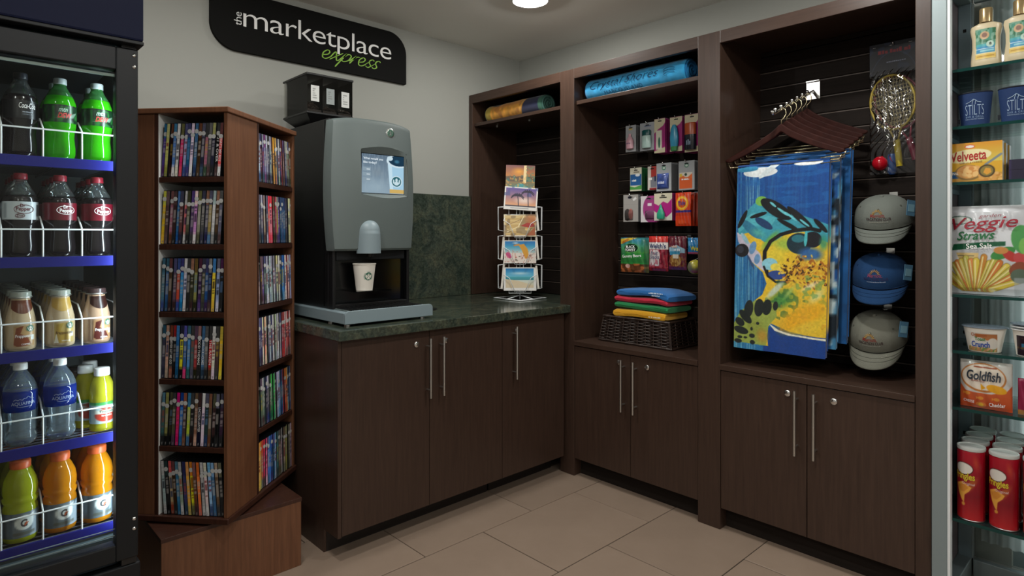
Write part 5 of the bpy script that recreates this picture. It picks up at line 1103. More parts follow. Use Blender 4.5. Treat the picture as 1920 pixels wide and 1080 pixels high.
# ------------------------------------------------------------------ caps
def make_cap(label, y, z, cloth, thread, tagged, yaw, x=-.186, tilt=.36, sc=1.0):
    t = thing('baseball_cap', label, 'cap', (x, y, z), ROT + yaw, group='baseball caps on the slat wall')
    RX, RY, RZ = .106 * sc, .108 * sc, .100 * sc; T = Matrix.Rotation(tilt, 4, 'X')
    def cr(th, ph, off=0.0):
        seam = 1 - .014 * math.exp(-((((th / (math.pi / 3)) + .5) % 1 - .5) / .05) ** 2) * math.sin(ph); k = 1 + off
        fr = 1 + .06 * max(0, -math.sin(th)) * math.sin(ph) * math.cos(ph) * 2       # fuller forehead
        p = Vector((RX * math.sin(ph) ** .72 * math.cos(th) * seam * k, RY * math.sin(ph) ** .72 * math.sin(th) * seam * fr * k, RZ * math.cos(ph) * k)); return tuple(T @ p)
    m = MB(); m.sheet(lambda u, v: cr(2 * math.pi * u, .02 + v * (math.pi / 2 - .02)), 73, 22); crown = ob('crown', m, cloth, t, smooth=True)
    m = MB(); m.sheet(lambda u, v: cr(2 * math.pi * u, .05 + v * (math.pi / 2 - .06), -.025), 40, 12); ob('lining', m, cloth, t, smooth=True)
    ob('button', MB().ball(tuple(T @ Vector((0, 0, RZ * 1.0))), .007, 12, 8), cloth, crown, smooth=True)
    for k in range(6):
        th = math.pi / 3 * k + math.pi / 6
        ob('eyelet', MB().tube([cr(th + .035 * math.cos(a), math.radians(42) + .035 * math.sin(a), .006) for a in [i * 2 * math.pi / 10 for i in range(10)]], .0011, 5, closed=True), thread, crown)
    def br(u, v, dz=0.0):
        a = (u - .5) * 2 * 1.30; r = 1 + v * (.72 * math.cos(a * .86) ** .7); x_ = RX * math.sin(a) * (1 - v * .06); y_ = -RY * math.cos(a) * 1.0 - v * .064 * sc * max(0, math.cos(a * 1.2)) ** .6
        z_ = -.004 + dz + (- .016 * v - .012 * v * v) * max(0, math.cos(a * 1.2)) ** .6 - .030 * (x_ / RX) ** 2 * v * max(0, math.cos(a * 1.2)) ** .5
        return tuple(T @ Vector((x_, y_, z_)))
    bm = MB(); bm.sheet(lambda u, v: br(u, v), 40, 12); bm.sheet(lambda u, v: br(u, v, -.004), 40, 12, flip=True); n0 = 480
    for i in range(39): bm.f.append((11 * 40 + i, 11 * 40 + i + 1, n0 + 11 * 40 + i + 1, n0 + 11 * 40 + i))
    ob('brim', bm, cloth, t, smooth=True)
    for k in (1, 2): ob('brim_stitch', MB().tube([br(.02 + .96 * i / 40, .25 * k + .1, .0012) for i in range(41)], .0005, 4), thread, t)
    ob('band_seam', MB().tube([cr(-math.pi / 2 + (i / 40 - .5) * 2.3, math.pi / 2 - .01, .006) for i in range(41)], .0009, 4), thread, crown)
    def F(a, b): return cr(-math.pi / 2 + a / (RX * 1.0), math.pi / 2 - (.050 + b) / (RZ * 1.0), .014)
    r1, r2 = ('8a2c22', '3a2226') if cloth != 'cap_blue' else ('8a3a5a', '2c2550')
    txt(t, 'Marriott.', inkmat(r1), F, w=.056, hgt=.015, x=-.002, y=.007, bold=.015); txt(t, 'VACATION CLUB', inkmat(r2), F, w=.092, hgt=.011, x=0, y=-.008, bold=.015)
    txt(t, '~12', inkmat('9a9a90' if cloth != 'cap_blue' else '8a9ab8'), F, w=.070, hgt=.0045, x=.004, y=-.0185)
    sm = MB()
    for k in range(9):
        a = math.pi * (k + .0) / 8; sm.tube([F(.011 * math.cos(a) - .004, .014 + .009 * math.sin(a)), F(.021 * math.cos(a) - .004, .014 + .019 * math.sin(a))], .0011, 5)
    ob('sun_emblem', sm, inkmat('c8952e'), t, label='gold stitched sunburst')
    if tagged:
        g = MB().box(-.019, .019, -.0008, .0008, -.030, .030); g.xf(Matrix.Translation((.101, -.058, tagged)) @ Matrix.Rotation(.95, 4, 'Z') @ Matrix.Rotation(.12, 4, 'Y')); hg = ob('hang_tag', g, inkmat('5f8fae'), t, label='pale blue hang tag')
        g = MB().box(-.014, .014, -.0016, -.0010, -.014, .014); g.xf(Matrix.Translation((.101, -.058, tagged)) @ Matrix.Rotation(.95, 4, 'Z') @ Matrix.Rotation(.12, 4, 'Y')); ob('tag_print', g, inkmat('8fc0d4'), hg)
    hz = tuple(T @ Vector((0, .03, RZ)))
    hz2 = thing('peg_hook', 'chrome peg hook holding the ' + label.split(' with')[0], 'hook', (-.0625, y, z + RZ * .98), ROT, group='steel peg hooks on the slat wall')
    ob('hook_plate', MB().box(-.012, .018, -.003, -.0003, -.012, .022), 'chrome', hz2); ob('hook_wire', MB().tube([(0, -.003, 0), (0, -.052, .002), (0, -.058, .010)], .0022, 8), 'chrome', hz2, smooth=True)
    return t
flat('cap_grey', '757b74', .95, bump=.5, bscale=450); flat('cap_stone', '7b7c70', .95, bump=.5, bscale=450); flat('cap_blue', '163f6c', .95, bump=.5, bscale=450); flat('thread_dark', '55584f', .9); flat('thread_blue', '143a66', .9)
make_cap('grey baseball cap with gold sun logo, uppermost of the three', -2.283, 1.342, 'cap_grey', 'thread_dark', .045, .10)
make_cap('blue baseball cap with pale blue hang tag in the middle', -2.272, 1.110, 'cap_blue', 'thread_blue', .030, .12)
make_cap('stone coloured baseball cap with gold sun logo, lowest of the three', -2.262, .876, 'cap_stone', 'thread_dark', .045, .05, tilt=.50)

# ------------------------------------------------------------------ toy racket set in a clear bag
rs = thing('racket_set', 'toy racket set with red ball in a clear bag on the slat wall', 'toy set', (-.085, -2.292, 1.535), ROT)
def film(u, v): return (-.088 + u * .176, -.030 * math.sin(math.pi * u) ** .6 * math.sin(math.pi * min(1, .06 + v * .98)) ** .5 - .003 * math.sin(40 * u + 13 * math.sin(9 * v)) - .002 * math.sin(31 * v + 6 * u) - .004, v * .43)
ob('bag_film', MB().sheet(film, 46, 90), 'film_clear', rs, smooth=True)
hc = Cv(60, 40, '0c0f1c'); hc.put(hc.noise(8, 5, 2) > .62, '14203a'); hc.ring(.5, -.3, .5, 1.0, .02, '3a4a6a')
hd = printed('header_card', hc, lambda u, v: (-.088 + u * .176, -.004, .412 + v * .130), 'print_gloss', rs)
txt(hd, '~9', inkmat('8a2a30'), fl(-.0048), w=.125, hgt=.020, x=.006, y=.508, bold=.02); txt(hd, '~10', inkmat('8a90a4'), fl(-.0048), w=.07, hgt=.006, x=.010, y=.462)
for xx in (-.07, -.01, .06): ob('staple', MB().box(xx - .006, xx + .006, -.0058, -.0045, .527, .5295), 'chrome', hd)
hook(2.062, -2.292, -.095, 'chrome peg hook holding the toy racket bag')
def racket(cx, cz, rx, rz, frame, handle, tilt, y, hl):
    q = Matrix.Translation((cx, y, cz)) @ Matrix.Rotation(tilt, 4, 'Y')
    m = MB().tube([(rx * math.cos(a), 0, rz * math.sin(a)) for a in [i * 2 * math.pi / 36 for i in range(36)]], .0048, 8, closed=True).tube([(-.024, 0, -rz * .90), (-.004, 0, -rz - .05)], .004, 6).tube([(.024, 0, -rz * .90), (.004, 0, -rz - .05)], .004, 6); m.xf(q)
    o = ob('racket_frame', m, inkmat(frame, .3), rs, smooth=True)
    s = MB()
    for k in range(-6, 7):
        d = k / 7; L = math.sqrt(1 - d * d); s.tube([(rx * d, 0, -rz * L), (rx * d, 0, rz * L)], .0008, 4); s.tube([(-rx * L, 0, rz * d), (rx * L, 0, rz * d)], .0008, 4)
    s.xf(q); ob('racket_strings', s, inkmat('c8b478', .4), o)
    hm = MB().tube([(0, 0, -rz - .045), (0, 0, -rz - .055 - hl)], [.0125, .0125], 14); hm.xf(q); ob('racket_handle', hm, inkmat(handle, .25), o, smooth=True, auto=True)
racket(-.002, .292, .080, .112, 'a8923a', 'b8a224', -.10, -.012, .098); racket(.010, .296, .082, .112, '9a2440', '7a1834', -.26, .012, .085)
st = MB(); rr = random.Random(5)
for k in range(46):
    x0_ = rr.uniform(-.07, .07); z0_ = rr.uniform(.15, .40); st.tube([(x0_ + .004 * math.sin(3 * j + k), -.034 - .002 * math.sin(j), z0_ - j * .007) for j in range(rr.randint(3, 9))], rr.uniform(.0006, .0017), 4)
ob('silver_strips', st, 'chrome', rs)['kind'] = 'stuff'  # thin chrome strips over the front of the bag
ob('red_ball', MB().ball((-.045, -.020, .045), .029, 22, 14), inkmat('c01426', .15), rs, smooth=True)
ob('blue_shuttle', MB().lathe([(.010, 0), (.018, .012), (.016, .075), (.012, .085)], 16, (-.008, .006, -.002)), inkmat('1c4f94', .3), rs, smooth=True, auto=True)

# ------------------------------------------------------------------ glass display case
GC = thing('glass_display_case', 'aluminium framed glass shelf case full of snacks beside the cabinets', 'display case', (-.27, -2.93, 0)); P = dict(parent=GC, world=True)
GY0, GY1 = -3.36, -2.5075
def stile(y0, y1, x0, x1, mat='aluminium', nm='stile'): return ob(nm, MB().box(x0, x1, y0, y1, 0.0, 2.20), mat, bevel=.0025, **P)
stile(-2.5515, -2.5075, -.470, -.452); ob('stile_lit_edge', MB().box(-.468, -.440, -2.5605, -2.5517, 0.0, 2.20), 'white_wire', bevel=.0015, **P)  # lit inner edge of the stile put in as a near-white strip
stile(GY0, GY0 + .044, -.470, -.452)
stile(-2.556, -2.5135, -.110, -.085, 'aluminium_dark', 'back_stile'); ob('back_stile_edge', MB().box(-.110, -.088, -2.5605, -2.5562, .07, 2.155), 'aluminium', **P); stile(GY0 + .002, GY0 + .044, -.110, -.085, 'aluminium_dark', 'back_stile')
for zz in [2.05 - .19 * k for k in range(10)]: ob('bracket_slot', MB().box(-.1108, -.1100, -2.540, -2.530, zz, zz + .012), 'dark_gap', **P)
ob('side_panel', MB().box(-.4515, -.1102, -2.5130, -2.5080, .071, 2.155), 'mauve_panel', **P)
ob('base_rail', MB().box(-.451, -.086, -2.556, -2.5085, 0.0, .070), 'aluminium', bevel=.003, **P); ob('base_rail', MB().box(-.468, -.436, GY0 + .045, -2.5612, 0.0, .060), 'aluminium', bevel=.003, **P); ob('base_rail', MB().box(-.110, -.086, GY0 + .045, -2.5612, 0.0, .066), 'aluminium', bevel=.003, **P)
ob('top_rail', MB().box(-.451, -.086, -2.556, -2.5085, 2.156, 2.199), 'aluminium', bevel=.003, **P); ob('top_rail', MB().box(-.110, -.086, GY0 + .045, -2.5612, 2.156, 2.199), 'aluminium', bevel=.003, **P); ob('top_rail', MB().box(-.468, -.436, GY0 + .045, -2.5612, 2.150, 2.199), 'aluminium', bevel=.003, **P)
ob('back_pane', MB().box(-.082, -.079, GY0 + .02, -2.52, .07, 2.155), 'pane_glass', **P)
SH = [1.842, 1.649, 1.4615, 1.083, .8935, .702, .325]
for z in SH:
    s = ob('glass_shelf', MB().box(-.437, -.112, GY0 + .046, -2.5155, z - .0095, z), 'shelf_glass', **P)
    ob('shelf_edge', MB().box(-.4395, -.4372, GY0 + .046, -2.5608, z - .0098, z + .0002), 'glass_edge', s)
    for yy in (-2.5165,): ob('shelf_bracket', MB().box(-.430, -.120, yy - .004, yy + .003, z - .026, z - .0100), 'aluminium_dark', s)
# --- sunscreen bottles
def sunscreen(label, y, x, yaw):
    t = thing('sunscreen_bottle', label, 'bottle', (x, y, SH[0] + .0003), ROT + yaw, group='sunscreen bottles on the glass shelf')
    pr = [(.030, 0), (.034, .004), (.0345, .025), (.031, .070), (.0315, .100), (.036, .130), (.034, .142), (.020, .150), (.017, .152)]
    ob('bottle', MB().lathe(pr, 32, (0, 0, 0), None, 1.22, .62), 'bottle_cream', t, smooth=True, auto=True)
    ob('cap', MB().lathe([(.019, .1522), (.019, .196), (.0175, .199), (1e-4, .1995)], 28), 'cap_gold', t, smooth=True, auto=True)
    def R(z):
        for (r0, z0), (r1, z1) in zip(pr[:-1], pr[1:]):
            if z0 <= z <= z1: return r0 + (r1 - r0) * (z - z0) / (z1 - z0)
        return .03
    def f(a, b, off=.0008): r = R(b); an = -math.pi / 2 + a / (r * 1.22); return ((r * 1.22 + off) * math.cos(an), (r * .62 + off) * math.sin(an), b)
    c = Cv(44, 60, 'e0cf9a'); c.rect(.02, .40, .98, 1, '4f8f7a'); c.put((c.noise(9, 9, 2) > .5) & (c.Y > .55), '2c6a48'); c.put((c.noise(11, 9, 5) > .62) & (c.Y > .5), '8fb4a0', .7); c.ell(.46, .78, .22, .13, 'c9a882'); c.ell(.46, .79, .12, .08, '8a6a5c'); c.rect(.05, .20, .95, .42, '2f86b0'); c.rect(.05, .42, .95, .50, '3fa0a8'); c.rect(.25, .24, .9, .30, '8fc4cc'); c.rect(.05, .33, .9, .345, 'cfe4ea'); c.ell(.72, .48, .18, .11, 'b8d2c4'); c.rect(0, .02, 1, .16, 'd6b65a'); c.rect(.08, .07, .92, .11, 'b08a34')
    printed('label_print', c, lambda u, v: f((u - .5) * .058, .028 + v * .100), 'print_gloss', t)
    txt(t, '8', 'case_plastic', lambda a, b: f(a, b, .0014), w=.006, hgt=.009, x=.013, y=.077, bold=.02)
flat('bottle_cream', 'cdbf9e', .3); flat('cap_gold', 'a08a62', .25, metal=.5)
sunscreen('left cream sunscreen bottle with gold cap on top glass shelf', -2.644, -.385, 0.05); sunscreen('right cream sunscreen bottle with gold cap on top glass shelf', -2.735, -.395, 0.0)
# --- koozies
flat('foam_blue', '12305f', .8, bump=.2, bscale=500); flat('foam_trim', '0c1420', .8)
def koozie(label, y, x, yaw):
    t = thing('can_cooler', label, 'can cooler', (x, y, SH[1] + .0003), ROT + yaw, group='blue can coolers on the glass shelf')
    R = lambda z: .0385 + .0095 * z / .110
    ob('sleeve', MB().lathe([(.030, 0), (.0385, .0), (.048, .110), (.044, .110), (.035, .004), (1e-4, .004)], 40, (0, 0, 0), None, 1.0, .72), 'foam_blue', t, smooth=True, auto=True)
    ob('rim_trim', MB().tube([(.046 * math.cos(a), .046 * .72 * math.sin(a), .1105) for a in [i * 2 * math.pi / 40 for i in range(40)]], .003, 8, closed=True), 'foam_trim', t, smooth=True)
    ob('side_tab', MB().box(-.047, -.041, -.010, -.006, .012, .028), 'foam_trim', t)
    def f(a, b, off=.0010): r = R(b); an = -math.pi / 2 + a / r; return ((r + off) * math.cos(an), (r * .72 + off) * math.sin(an), b)
    txt(t, 'STILTS', inkmat('9fb6d0'), f, w=.052, hgt=.034, x=.004, y=.052, bold=-.015); txt(t, 'BAR & GRILL', inkmat('7f98b8'), f, w=.050, hgt=.0065, x=.004, y=.029, sp=1.2); txt(t, 'MARCO ISLAND, FLORIDA', inkmat('9fb6d0'), f, w=.052, hgt=.004, x=.004, y=.021)
    m = MB().tube([f(-.020, .074), f(-.006, .080), f(.002, .087), f(.008, .083), f(.012, .078), f(.022, .075)], .0010, 5).tube([f(.002, .087), f(-.002, .076), f(-.002, .070)], .0009, 5).tube([f(.008, .083), f(.006, .074), f(.006, .070)], .0009, 5); ob('bird_emblem', m, inkmat('9fb6d0'), t)
koozie('left blue foam can cooler lettered Stilts on the second shelf', -2.616, -.395, -.02); koozie('right blue foam can cooler lettered Stilts on the second shelf', -2.725, -.395, .04)
# --- boxed dinners
def carton(name, label, y, x, z, w, h, d, cv, body, cat, lets=(), yaw=0, group=None):
    t = thing(name, label, cat, (x, y, z + .0003), ROT + yaw, group=group); ob('carton', MB().box(-w / 2, w / 2, 0, d, 0, h), inkmat(body), t, bevel=.0008)
    pf_ = printed('front_print', cv, lambda u, v: (-w / 2 + u * w, -.0007, v * h), 'print_gloss', t)
    for L in lets: txt(t, L[0], L[1], fl(-.0013), w=L[2], hgt=L[3], x=L[4], y=L[5], **(L[6] if len(L) > 6 else {}))
    return t
c = Cv(90, 72, 'dca92c'); c.grad(.5, 1, 'd9c85a', 'd8941e'); c.rect(0, 0, 1, .22, 'c9953a'); c.ell(.42, .66, .40, .17, 'efe4b0', 6); c.ell(.45, 1 - .10, .09, .05, 'd8402c'); c.ell(.45, .90, .075, .035, 'f2efe4'); c.poly([(0, .10), (0, .28), (.34, .28), (.28, .10)], '1f5a94'); c.ell(.42, .24, .23, .20, '8a6a34', -8); c.ell(.42, .26, .20, .17, 'd89a52')
r_ = random.Random(2)
for _ in range(26): c.ell(.42 + r_.uniform(-.16, .16), .26 + r_.uniform(-.11, .11), .045, .05, r_.choice(['e0a862', 'd48f48', 'ecc07c']), r_.uniform(0, 90))
for _ in range(22): c.ell(r_.uniform(.62, .98), r_.uniform(.02, .20), .04, .04, r_.choice(['d9a054', 'c98a3c', 'e4b468']))
c.line([(.72, .42), (.98, .66)], .022, '7f8a8e', .8); c.ell(.74, .26, .14, .16, '4a3a22'); c.ell(.74, .26, .11, .125, '8a7a3c'); c.poly([(.68, .22), (.72, .34), (.80, .32), (.82, .22), (.74, .16)], 'e0a03a')
carton('dinner_carton', 'yellow macaroni dinner box lettered in red, front of its row', -2.612, -.412, SH[2], .158, .132, .035, c, 'cfc8b8', 'carton', [('Velveeta', inkmat('b0261e'), .098, .034, -.012, .088, dict(bold=.02, rot=.05, shear=.08)), ('SHELLS & CHEESE', inkmat('8a6a3a'), .062, .006, -.005, .065, dict(rot=.06)), ('ORIGINAL', 'white_ink', .036, .009, -.058, .030, dict(bold=.02))], group='macaroni dinner boxes')
for k in (1, 2): carton('dinner_carton', ['', 'second macaroni dinner box behind the yellow front one', 'rearmost macaroni dinner box in its row'][k], -2.612 - .004 * k, -.412 + .037 * k, SH[2], .158, .130 - .004 * k, .035, Cv(6, 6, 'c9a040'), 'c4bfc4', 'carton', group='macaroni dinner boxes')
for k in (0, 1):
    c = Cv(50, 26, '1a1430'); c.ell(.62, .62, .18, .22, '8a2a4a'); c.ell(.62, .64, .14, .15, 'd8d4de'); c.rect(.42, .28, .95, .34, '5a4a78'); c.rect(0, 0, .06, 1, '2a2048')
    carton('snack_carton', ['lower dark purple snack box beside the yellow dinner box', 'upper dark purple snack box beside the yellow dinner box'][k], -2.762, -.402, SH[2] + k * .0335, .112, .033, .09, c, '141026', 'carton', group='dark purple snack boxes')
# --- big bags, standing on their shelf
def stand_bag(name, label, y, x, z, w, h, cv, back, d, lets, yaw=0, gloss='print_film', group=None):
    t, F_ = pouch(name, label, y, z + .001, z + h, w, x, cv, 'snack bag', d, back, lets, group=group, mat=gloss); t.rotation_euler = (0, 0, ROT + yaw); return t
c = Cv(120, 140, 'c9ccd0'); c.mottle(5, 6, .12, 3); c.ell(.22, .84, .15, .05, '1f4f40'); c.ell(.22, .84, .135, .04, 'cdd2cc'); c.poly([(.12, .49), (.15, .565), (.50, .59), (.75, .60), (.75, .55), (.50, .535)], '1d5a3c'); c.poly([(.18, .47), (.45, .47), (.44, .33), (.24, .33)], 'd8bc7c'); c.rect(.2, .43, .4, .44, '6a6a50'); c.rect(.22, .40, .4, .41, '6a6a50')
cols_ = ['d9c24a', 'c98a3e', 'd8c95a', 'bcb24a', 'd07a3a', 'e0cc5a', 'c4c05a', 'd98a4a']; r_ = random.Random(8)
for k in range(17):
    a = math.radians(-62 + k * 8 + r_.uniform(-5, 5)); bx = .44 + .02 * (k - 8); x1_ = bx + .40 * math.sin(a) * .85; y1_ = .06 + .36 * math.cos(a) * (.85 + .2 * r_.random())
    col = cols_[k % 8]; c.line([(bx - .02, .06), (x1_, y1_)], .040, '8a6a2c', 1.15); c.line([(bx - .02, .06), (x1_, y1_)], .034, col, 1.15); c.line([(bx - .03, .07), (x1_ - .012, y1_)], .008, 'efe2a0', 1.15)
c.ell(.72, .47, .14, .06, '3f8a44', 20); c.ell(.80, .44, .09, .05, 'b83a34', -30); c.ell(.70, .50, .08, .04, 'c88a4a'); c.ell(.90, .42, .07, .06, 'c04a4a'); c.ell(.93, .62, .12, .16, '4f9a54', 15); c.ell(.95, .55, .06, .09, '7ab85a'); c.ell(.88, .30, .10, .07, '8a4a34', 30); c.ell(.9, .22, .1, .08, '5a6a5a'); c.rect(.84, 0, 1, .2, 'a8b0b4', .6)
stand_bag('veggie_straw_bag', 'big white bag of vegetable straws on the middle glass shelf', -2.640, -.385, SH[3], .235, .298, c, 'a8b0b4', .030, [('Veggie', inkmat('9c1c30'), .178, .052, .002, .234, dict(bold=.006, shear=.30, rot=.05)), ('garden', inkmat('8a2434'), .060, .014, .018, .262, dict(shear=.3, rot=.05)), ('Straws', inkmat('1f6a3c'), .105, .030, -.020, .198, dict(shear=.35, rot=.05, bold=.02)), ('Sea Salt', 'white_ink', .070, .017, -.010, .1625, dict(bold=.01, rot=.03))])
c = Cv(60, 90, '7a2a2c'); c.grad(.7, 1, '2a8a6a', '3fa48c'); c.rect(0, .40, 1, .72, 'a8402c'); c.rect(0, .16, .3, .46, 'd8d8d4'); c.put(c.noise(8, 12, 2) > .62, '4a2a5a', .6); c.rect(0, 0, 1, .10, '8a3040')
stand_bag('chip_bag', 'green and red snack bag at the right of the vegetable straws', -2.800, -.362, SH[3], .150, .262, c, '3a2a2c', .026, [], yaw=-.1)
# --- cereal cups
def bowl_cup(label, y, x, z, r0, r1, h, cv, body, lets, lids=1, ang=1.0, group='cereal cups on the glass shelf'):
    t = thing('cereal_cup', label, 'cereal cup', (x, y, z + .0003), ROT, group=group)
    ob('cup', MB().lathe([(r0 * .9, 0), (r0, .002), (r1, h), (r1 * .97, h), (r0 * .93, .006), (1e-4, .005)], 40), body, t, smooth=True, auto=True)
    for k in range(lids): ob('lid', MB().lathe([(r1 + .001, h + .0002 + k * .009), (r1 + .005, h + .002 + k * .009), (r1 + .005, h + .004 + k * .009), (r1 * .8, h + .0055 + k * .009), (1e-4, h + .0058 + k * .009)], 40), 'film_lid' if k == lids - 1 else 'white_plastic', t, smooth=True, auto=True)
    ob('lid_tab', MB().box(r1 + .001, r1 + .014, -.008, .006, h + .001, h + .003), 'film_lid', t)
    def f(a, b, off=.0008): r = r0 + (r1 - r0) * b / h + off; an = -math.pi / 2 + a / r; return (r * math.cos(an), r * math.sin(an), b)
    printed('wrap_print', cv, lambda u, v: f((u - .5) * 2 * ang * r0, .004 + v * (h - .018)), 'print_gloss', t)
    for L in lets: txt(t, L[0], L[1], lambda a, b: f(a, b, .0030), w=L[2], hgt=L[3], x=L[4], y=L[5], **(L[6] if len(L) > 6 else {}))
flat('film_lid', '8f9fae', .2, metal=.4)
c = Cv(70, 40, 'cdc8be'); c.grad(.62, .95, 'b8794a', 'a8683c', .3, 1); c.ell(.40, .42, .30, .34, 'd8d4cc'); c.grad(0, .22, 'a87a52', 'b88a5c'); c.put((c.noise(18, 10, 2) > .55) & (c.Y < .25), 'd0a878'); c.put((c.noise(22, 12, 6) > .7) & (c.Y < .25), '6a8a4a'); c.ell(.85, .45, .18, .3, 'd8d2c8')
bowl_cup('white cereal cup with colourful lettering on the glass shelf', -2.640, -.385, SH[4], .044, .058, .080, c, 'cup_paper', [('Cinnamon', inkmat('a8582c'), .044, .011, -.008, .060, dict(bold=.02)), ('Toast', inkmat('3a7a3c'), .030, .012, -.004, .046, dict(bold=.02)), ('Crunch', inkmat('2a4a9c'), .052, .019, -.004, .028, dict(bold=.03))])
c = Cv(40, 40, '241420'); c.rect(.2, .3, .5, .6, '2f6a8a'); c.put(c.noise(8, 8, 3) > .7, '5a4a2a')
bowl_cup('dark brown cereal cup with stacked lids at the shelf edge', -2.765, -.385, SH[4], .042, .052, .082, c, 'cup_paper', [], lids=3)
# --- cracker bag
c = Cv(90, 96, 'c8c4be'); c.grad(0, .34, 'b8441c', 'c2562a'); c.poly([(0, .33), (0, .50), (.12, .36), (.5, .30), (.9, .42), (1, .55), (1, .3)], 'c2562a'); c.ell(.46, .66, .44, .30, 'b8743a'); c.ell(.46, .67, .41, .265, 'ddd0c0'); c.rect(.28, .86, .72, .89, '9a4a2c'); c.ell(.72, .45, .19, .085, 'e0a01e', -12); c.poly([(.52, .46), (.42, .54), (.43, .40)], 'e0a01e')
for x_, y_ in ((.16, .30), (.42, .23), (.72, .24)): c.ell(x_, y_, .055, .035, 'd88a34'); c.poly([(x_ - .05, y_), (x_ - .09, y_ + .035), (x_ - .09, y_ - .035)], 'd88a34')
c.ell(.42, .09, .10, .06, 'd0783a'); c.ell(.42, .09, .05, .04, 'e8b43a')
stand_bag('cracker_bag', 'orange and white bag of cheddar crackers on lower shelf', -2.645, -.395, SH[5], .140, .160, c, 'a8a8a4', .022, [('Goldfish', inkmat('26303c'), .092, .032, -.004, .112, dict(bold=.02, shear=.12)), ('BAKED', inkmat('8a3a2c'), .036, .006, -.018, .094, {}), ('Cheddar', 'white_ink', .042, .013, .032, .020, dict(bold=.01, rot=.06)), ('CHEESE', 'white_ink', .030, .009, -.044, .022, dict(rot=-.08))])
c = Cv(40, 50, '8a2444'); c.ell(.7, .45, .4, .28, '2a1a24'); c.ell(.75, .45, .22, .12, 'b06a78'); c.rect(0, 0, 1, .14, 'a8743c')
stand_bag('snack_pouch', 'magenta snack pouch at the right edge of the cracker shelf', -2.776, -.395, SH[5], .095, .118, c, '5a1830', .018, [])
# --- crisp cans
flat('can_red', '9c1020', .25, coat=.4); flat('lid_clear', 'c0c2be', .3)
cc = Cv(70, 120, '9c1020'); cc.grad(0, .35, 'b01c22', '7c0c1c'); cc.grad(.35, 1, '7c0c1c', 'a41226'); cc.ell(.62, .50, .30, .09, 'b06a28', 30, .7, .6); cc.poly([(.20, .50), (.42, .55), (.66, .48), (.60, .42), (.48, .36), (.46, .24), (.40, .27), (.30, .36)], 'd89a3e'); cc.poly([(.26, .48), (.45, .52), (.58, .47), (.46, .40), (.36, .40)], 'c47a2c', .8); cc.ell(.44, .22, .05, .025, 'c88a38'); cc.ell(.78, .85, .10, .16, 'c86a34', 30, .5, .9)
cc.ell(.44, .75, .27, .095, '3a1410'); cc.ell(.44, .75, .25, .083, 'd8d2c8')
def crisp_can(label, y, x, front):
    t = thing('crisp_can', label, 'crisp can', (x, y, SH[6] + .0003), ROT, group='red crisp cans on the bottom shelf'); R = .0385
    ob('can', MB().lathe([(R * .96, 0), (R, .003), (R, .238), (R * .97, .240)], 36), 'can_red', t, smooth=True, auto=True)
    ob('base_rim', MB().tube([(R * math.cos(a), R * math.sin(a), .003) for a in [i * 2 * math.pi / 36 for i in range(36)]], .0018, 6, closed=True), 'steel', t, smooth=True)
    ob('lid', MB().lathe([(R + .0012, .234), (R + .0022, .240), (R + .0012, .2450), (R * .93, .2455), (R * .90, .2435), (1e-4, .2435)], 36), 'lid_clear', t, smooth=True, auto=True)
    if front:
        def f(a, b, off=.0006): an = -math.pi / 2 - .25 + a / R; return ((R + off) * math.cos(an), (R + off) * math.sin(an), b)
        printed('wrap_print', cc, lambda u, v: f((u - .5) * .105, .006 + v * .224), 'print_gloss', t)
        txt(t, 'Pringles', inkmat('c8b42c'), lambda a, b: f(a, b, .0012), w=.060, hgt=.030, x=-.004, y=.146, bold=.025); txt(t, 'Original', inkmat('d8b8b4'), lambda a, b: f(a, b, .0012), w=.036, hgt=.011, x=.008, y=.124, shear=.1)
for j, (yy, w_) in enumerate(((-2.605, 'left'), (-2.693, 'middle'), (-2.781, 'right'))):
    for k in range(4): crisp_can('red crisp can, %s in the %s column of cans' % (['frontmost', 'second', 'third', 'rearmost'][k], w_), yy + .003 * k, -.395 + .0835 * k, k == 0)
# ------------------------------------------------------------------ drinks cooler
DY = -1.165; CX1 = -2.5455; CX0 = -3.29; CYB = -.50; CTOP = 2.02
ck = thing('drinks_cooler', 'tall black glass-door drinks cooler with navy header and blue shelf rails', 'cooler', ((CX0 + CX1) / 2, -.83, 0)); P = dict(parent=ck, world=True)
ob('side_wall', MB().box(CX1 - .020, CX1, -1.118, CYB, 0.0, CTOP), 'cooler_black', **P); ob('side_wall', MB().box(CX0, CX0 + .020, -1.118, CYB, 0.0, CTOP), 'cooler_black', **P)
ob('inner_lining', MB().box(CX1 - .024, CX1 - .0202, -1.100, CYB + .02, .47, 1.775), 'cooler_inner', **P); ob('inner_lining', MB().box(CX0 + .0202, CX0 + .024, -1.100, CYB + .02, .47, 1.775), 'cooler_inner', **P)
ob('back_wall', MB().box(CX0 + .0245, CX1 - .0245, CYB + .0205, CYB + .04, .47, 1.775), 'cooler_inner', **P); ob('outer_back', MB().box(CX0 + .0202, CX1 - .0202, CYB + .0402, CYB + .05, 0, CTOP), 'cooler_black', **P)
ob('inner_roof', MB().box(CX0 + .0245, CX1 - .0245, -1.100, CYB + .02, 1.770, 1.776), 'cooler_inner', **P); ob('inner_floor', MB().box(CX0 + .0245, CX1 - .0245, -1.100, CYB + .02, .455, .465), 'cooler_inner', **P)
ob('floor_deck', MB().box(CX0 + .0205, CX1 - .0205, -1.110, CYB + .03, .30, .4545), 'cooler_black', **P)
ob('header', MB().box(CX0, CX1 + .002, -1.185, -1.119, 1.796, CTOP), 'cooler_header', bevel=.006, **P); ob('header_trim', MB().box(CX0, CX1 + .002, -1.187, -1.119, 1.786, 1.7955), 'cooler_black', bevel=.002, **P); ob('roof', MB().box(CX0 + .021, CX1 - .021, -1.118, CYB + .04, 1.80, CTOP), 'cooler_black', **P)
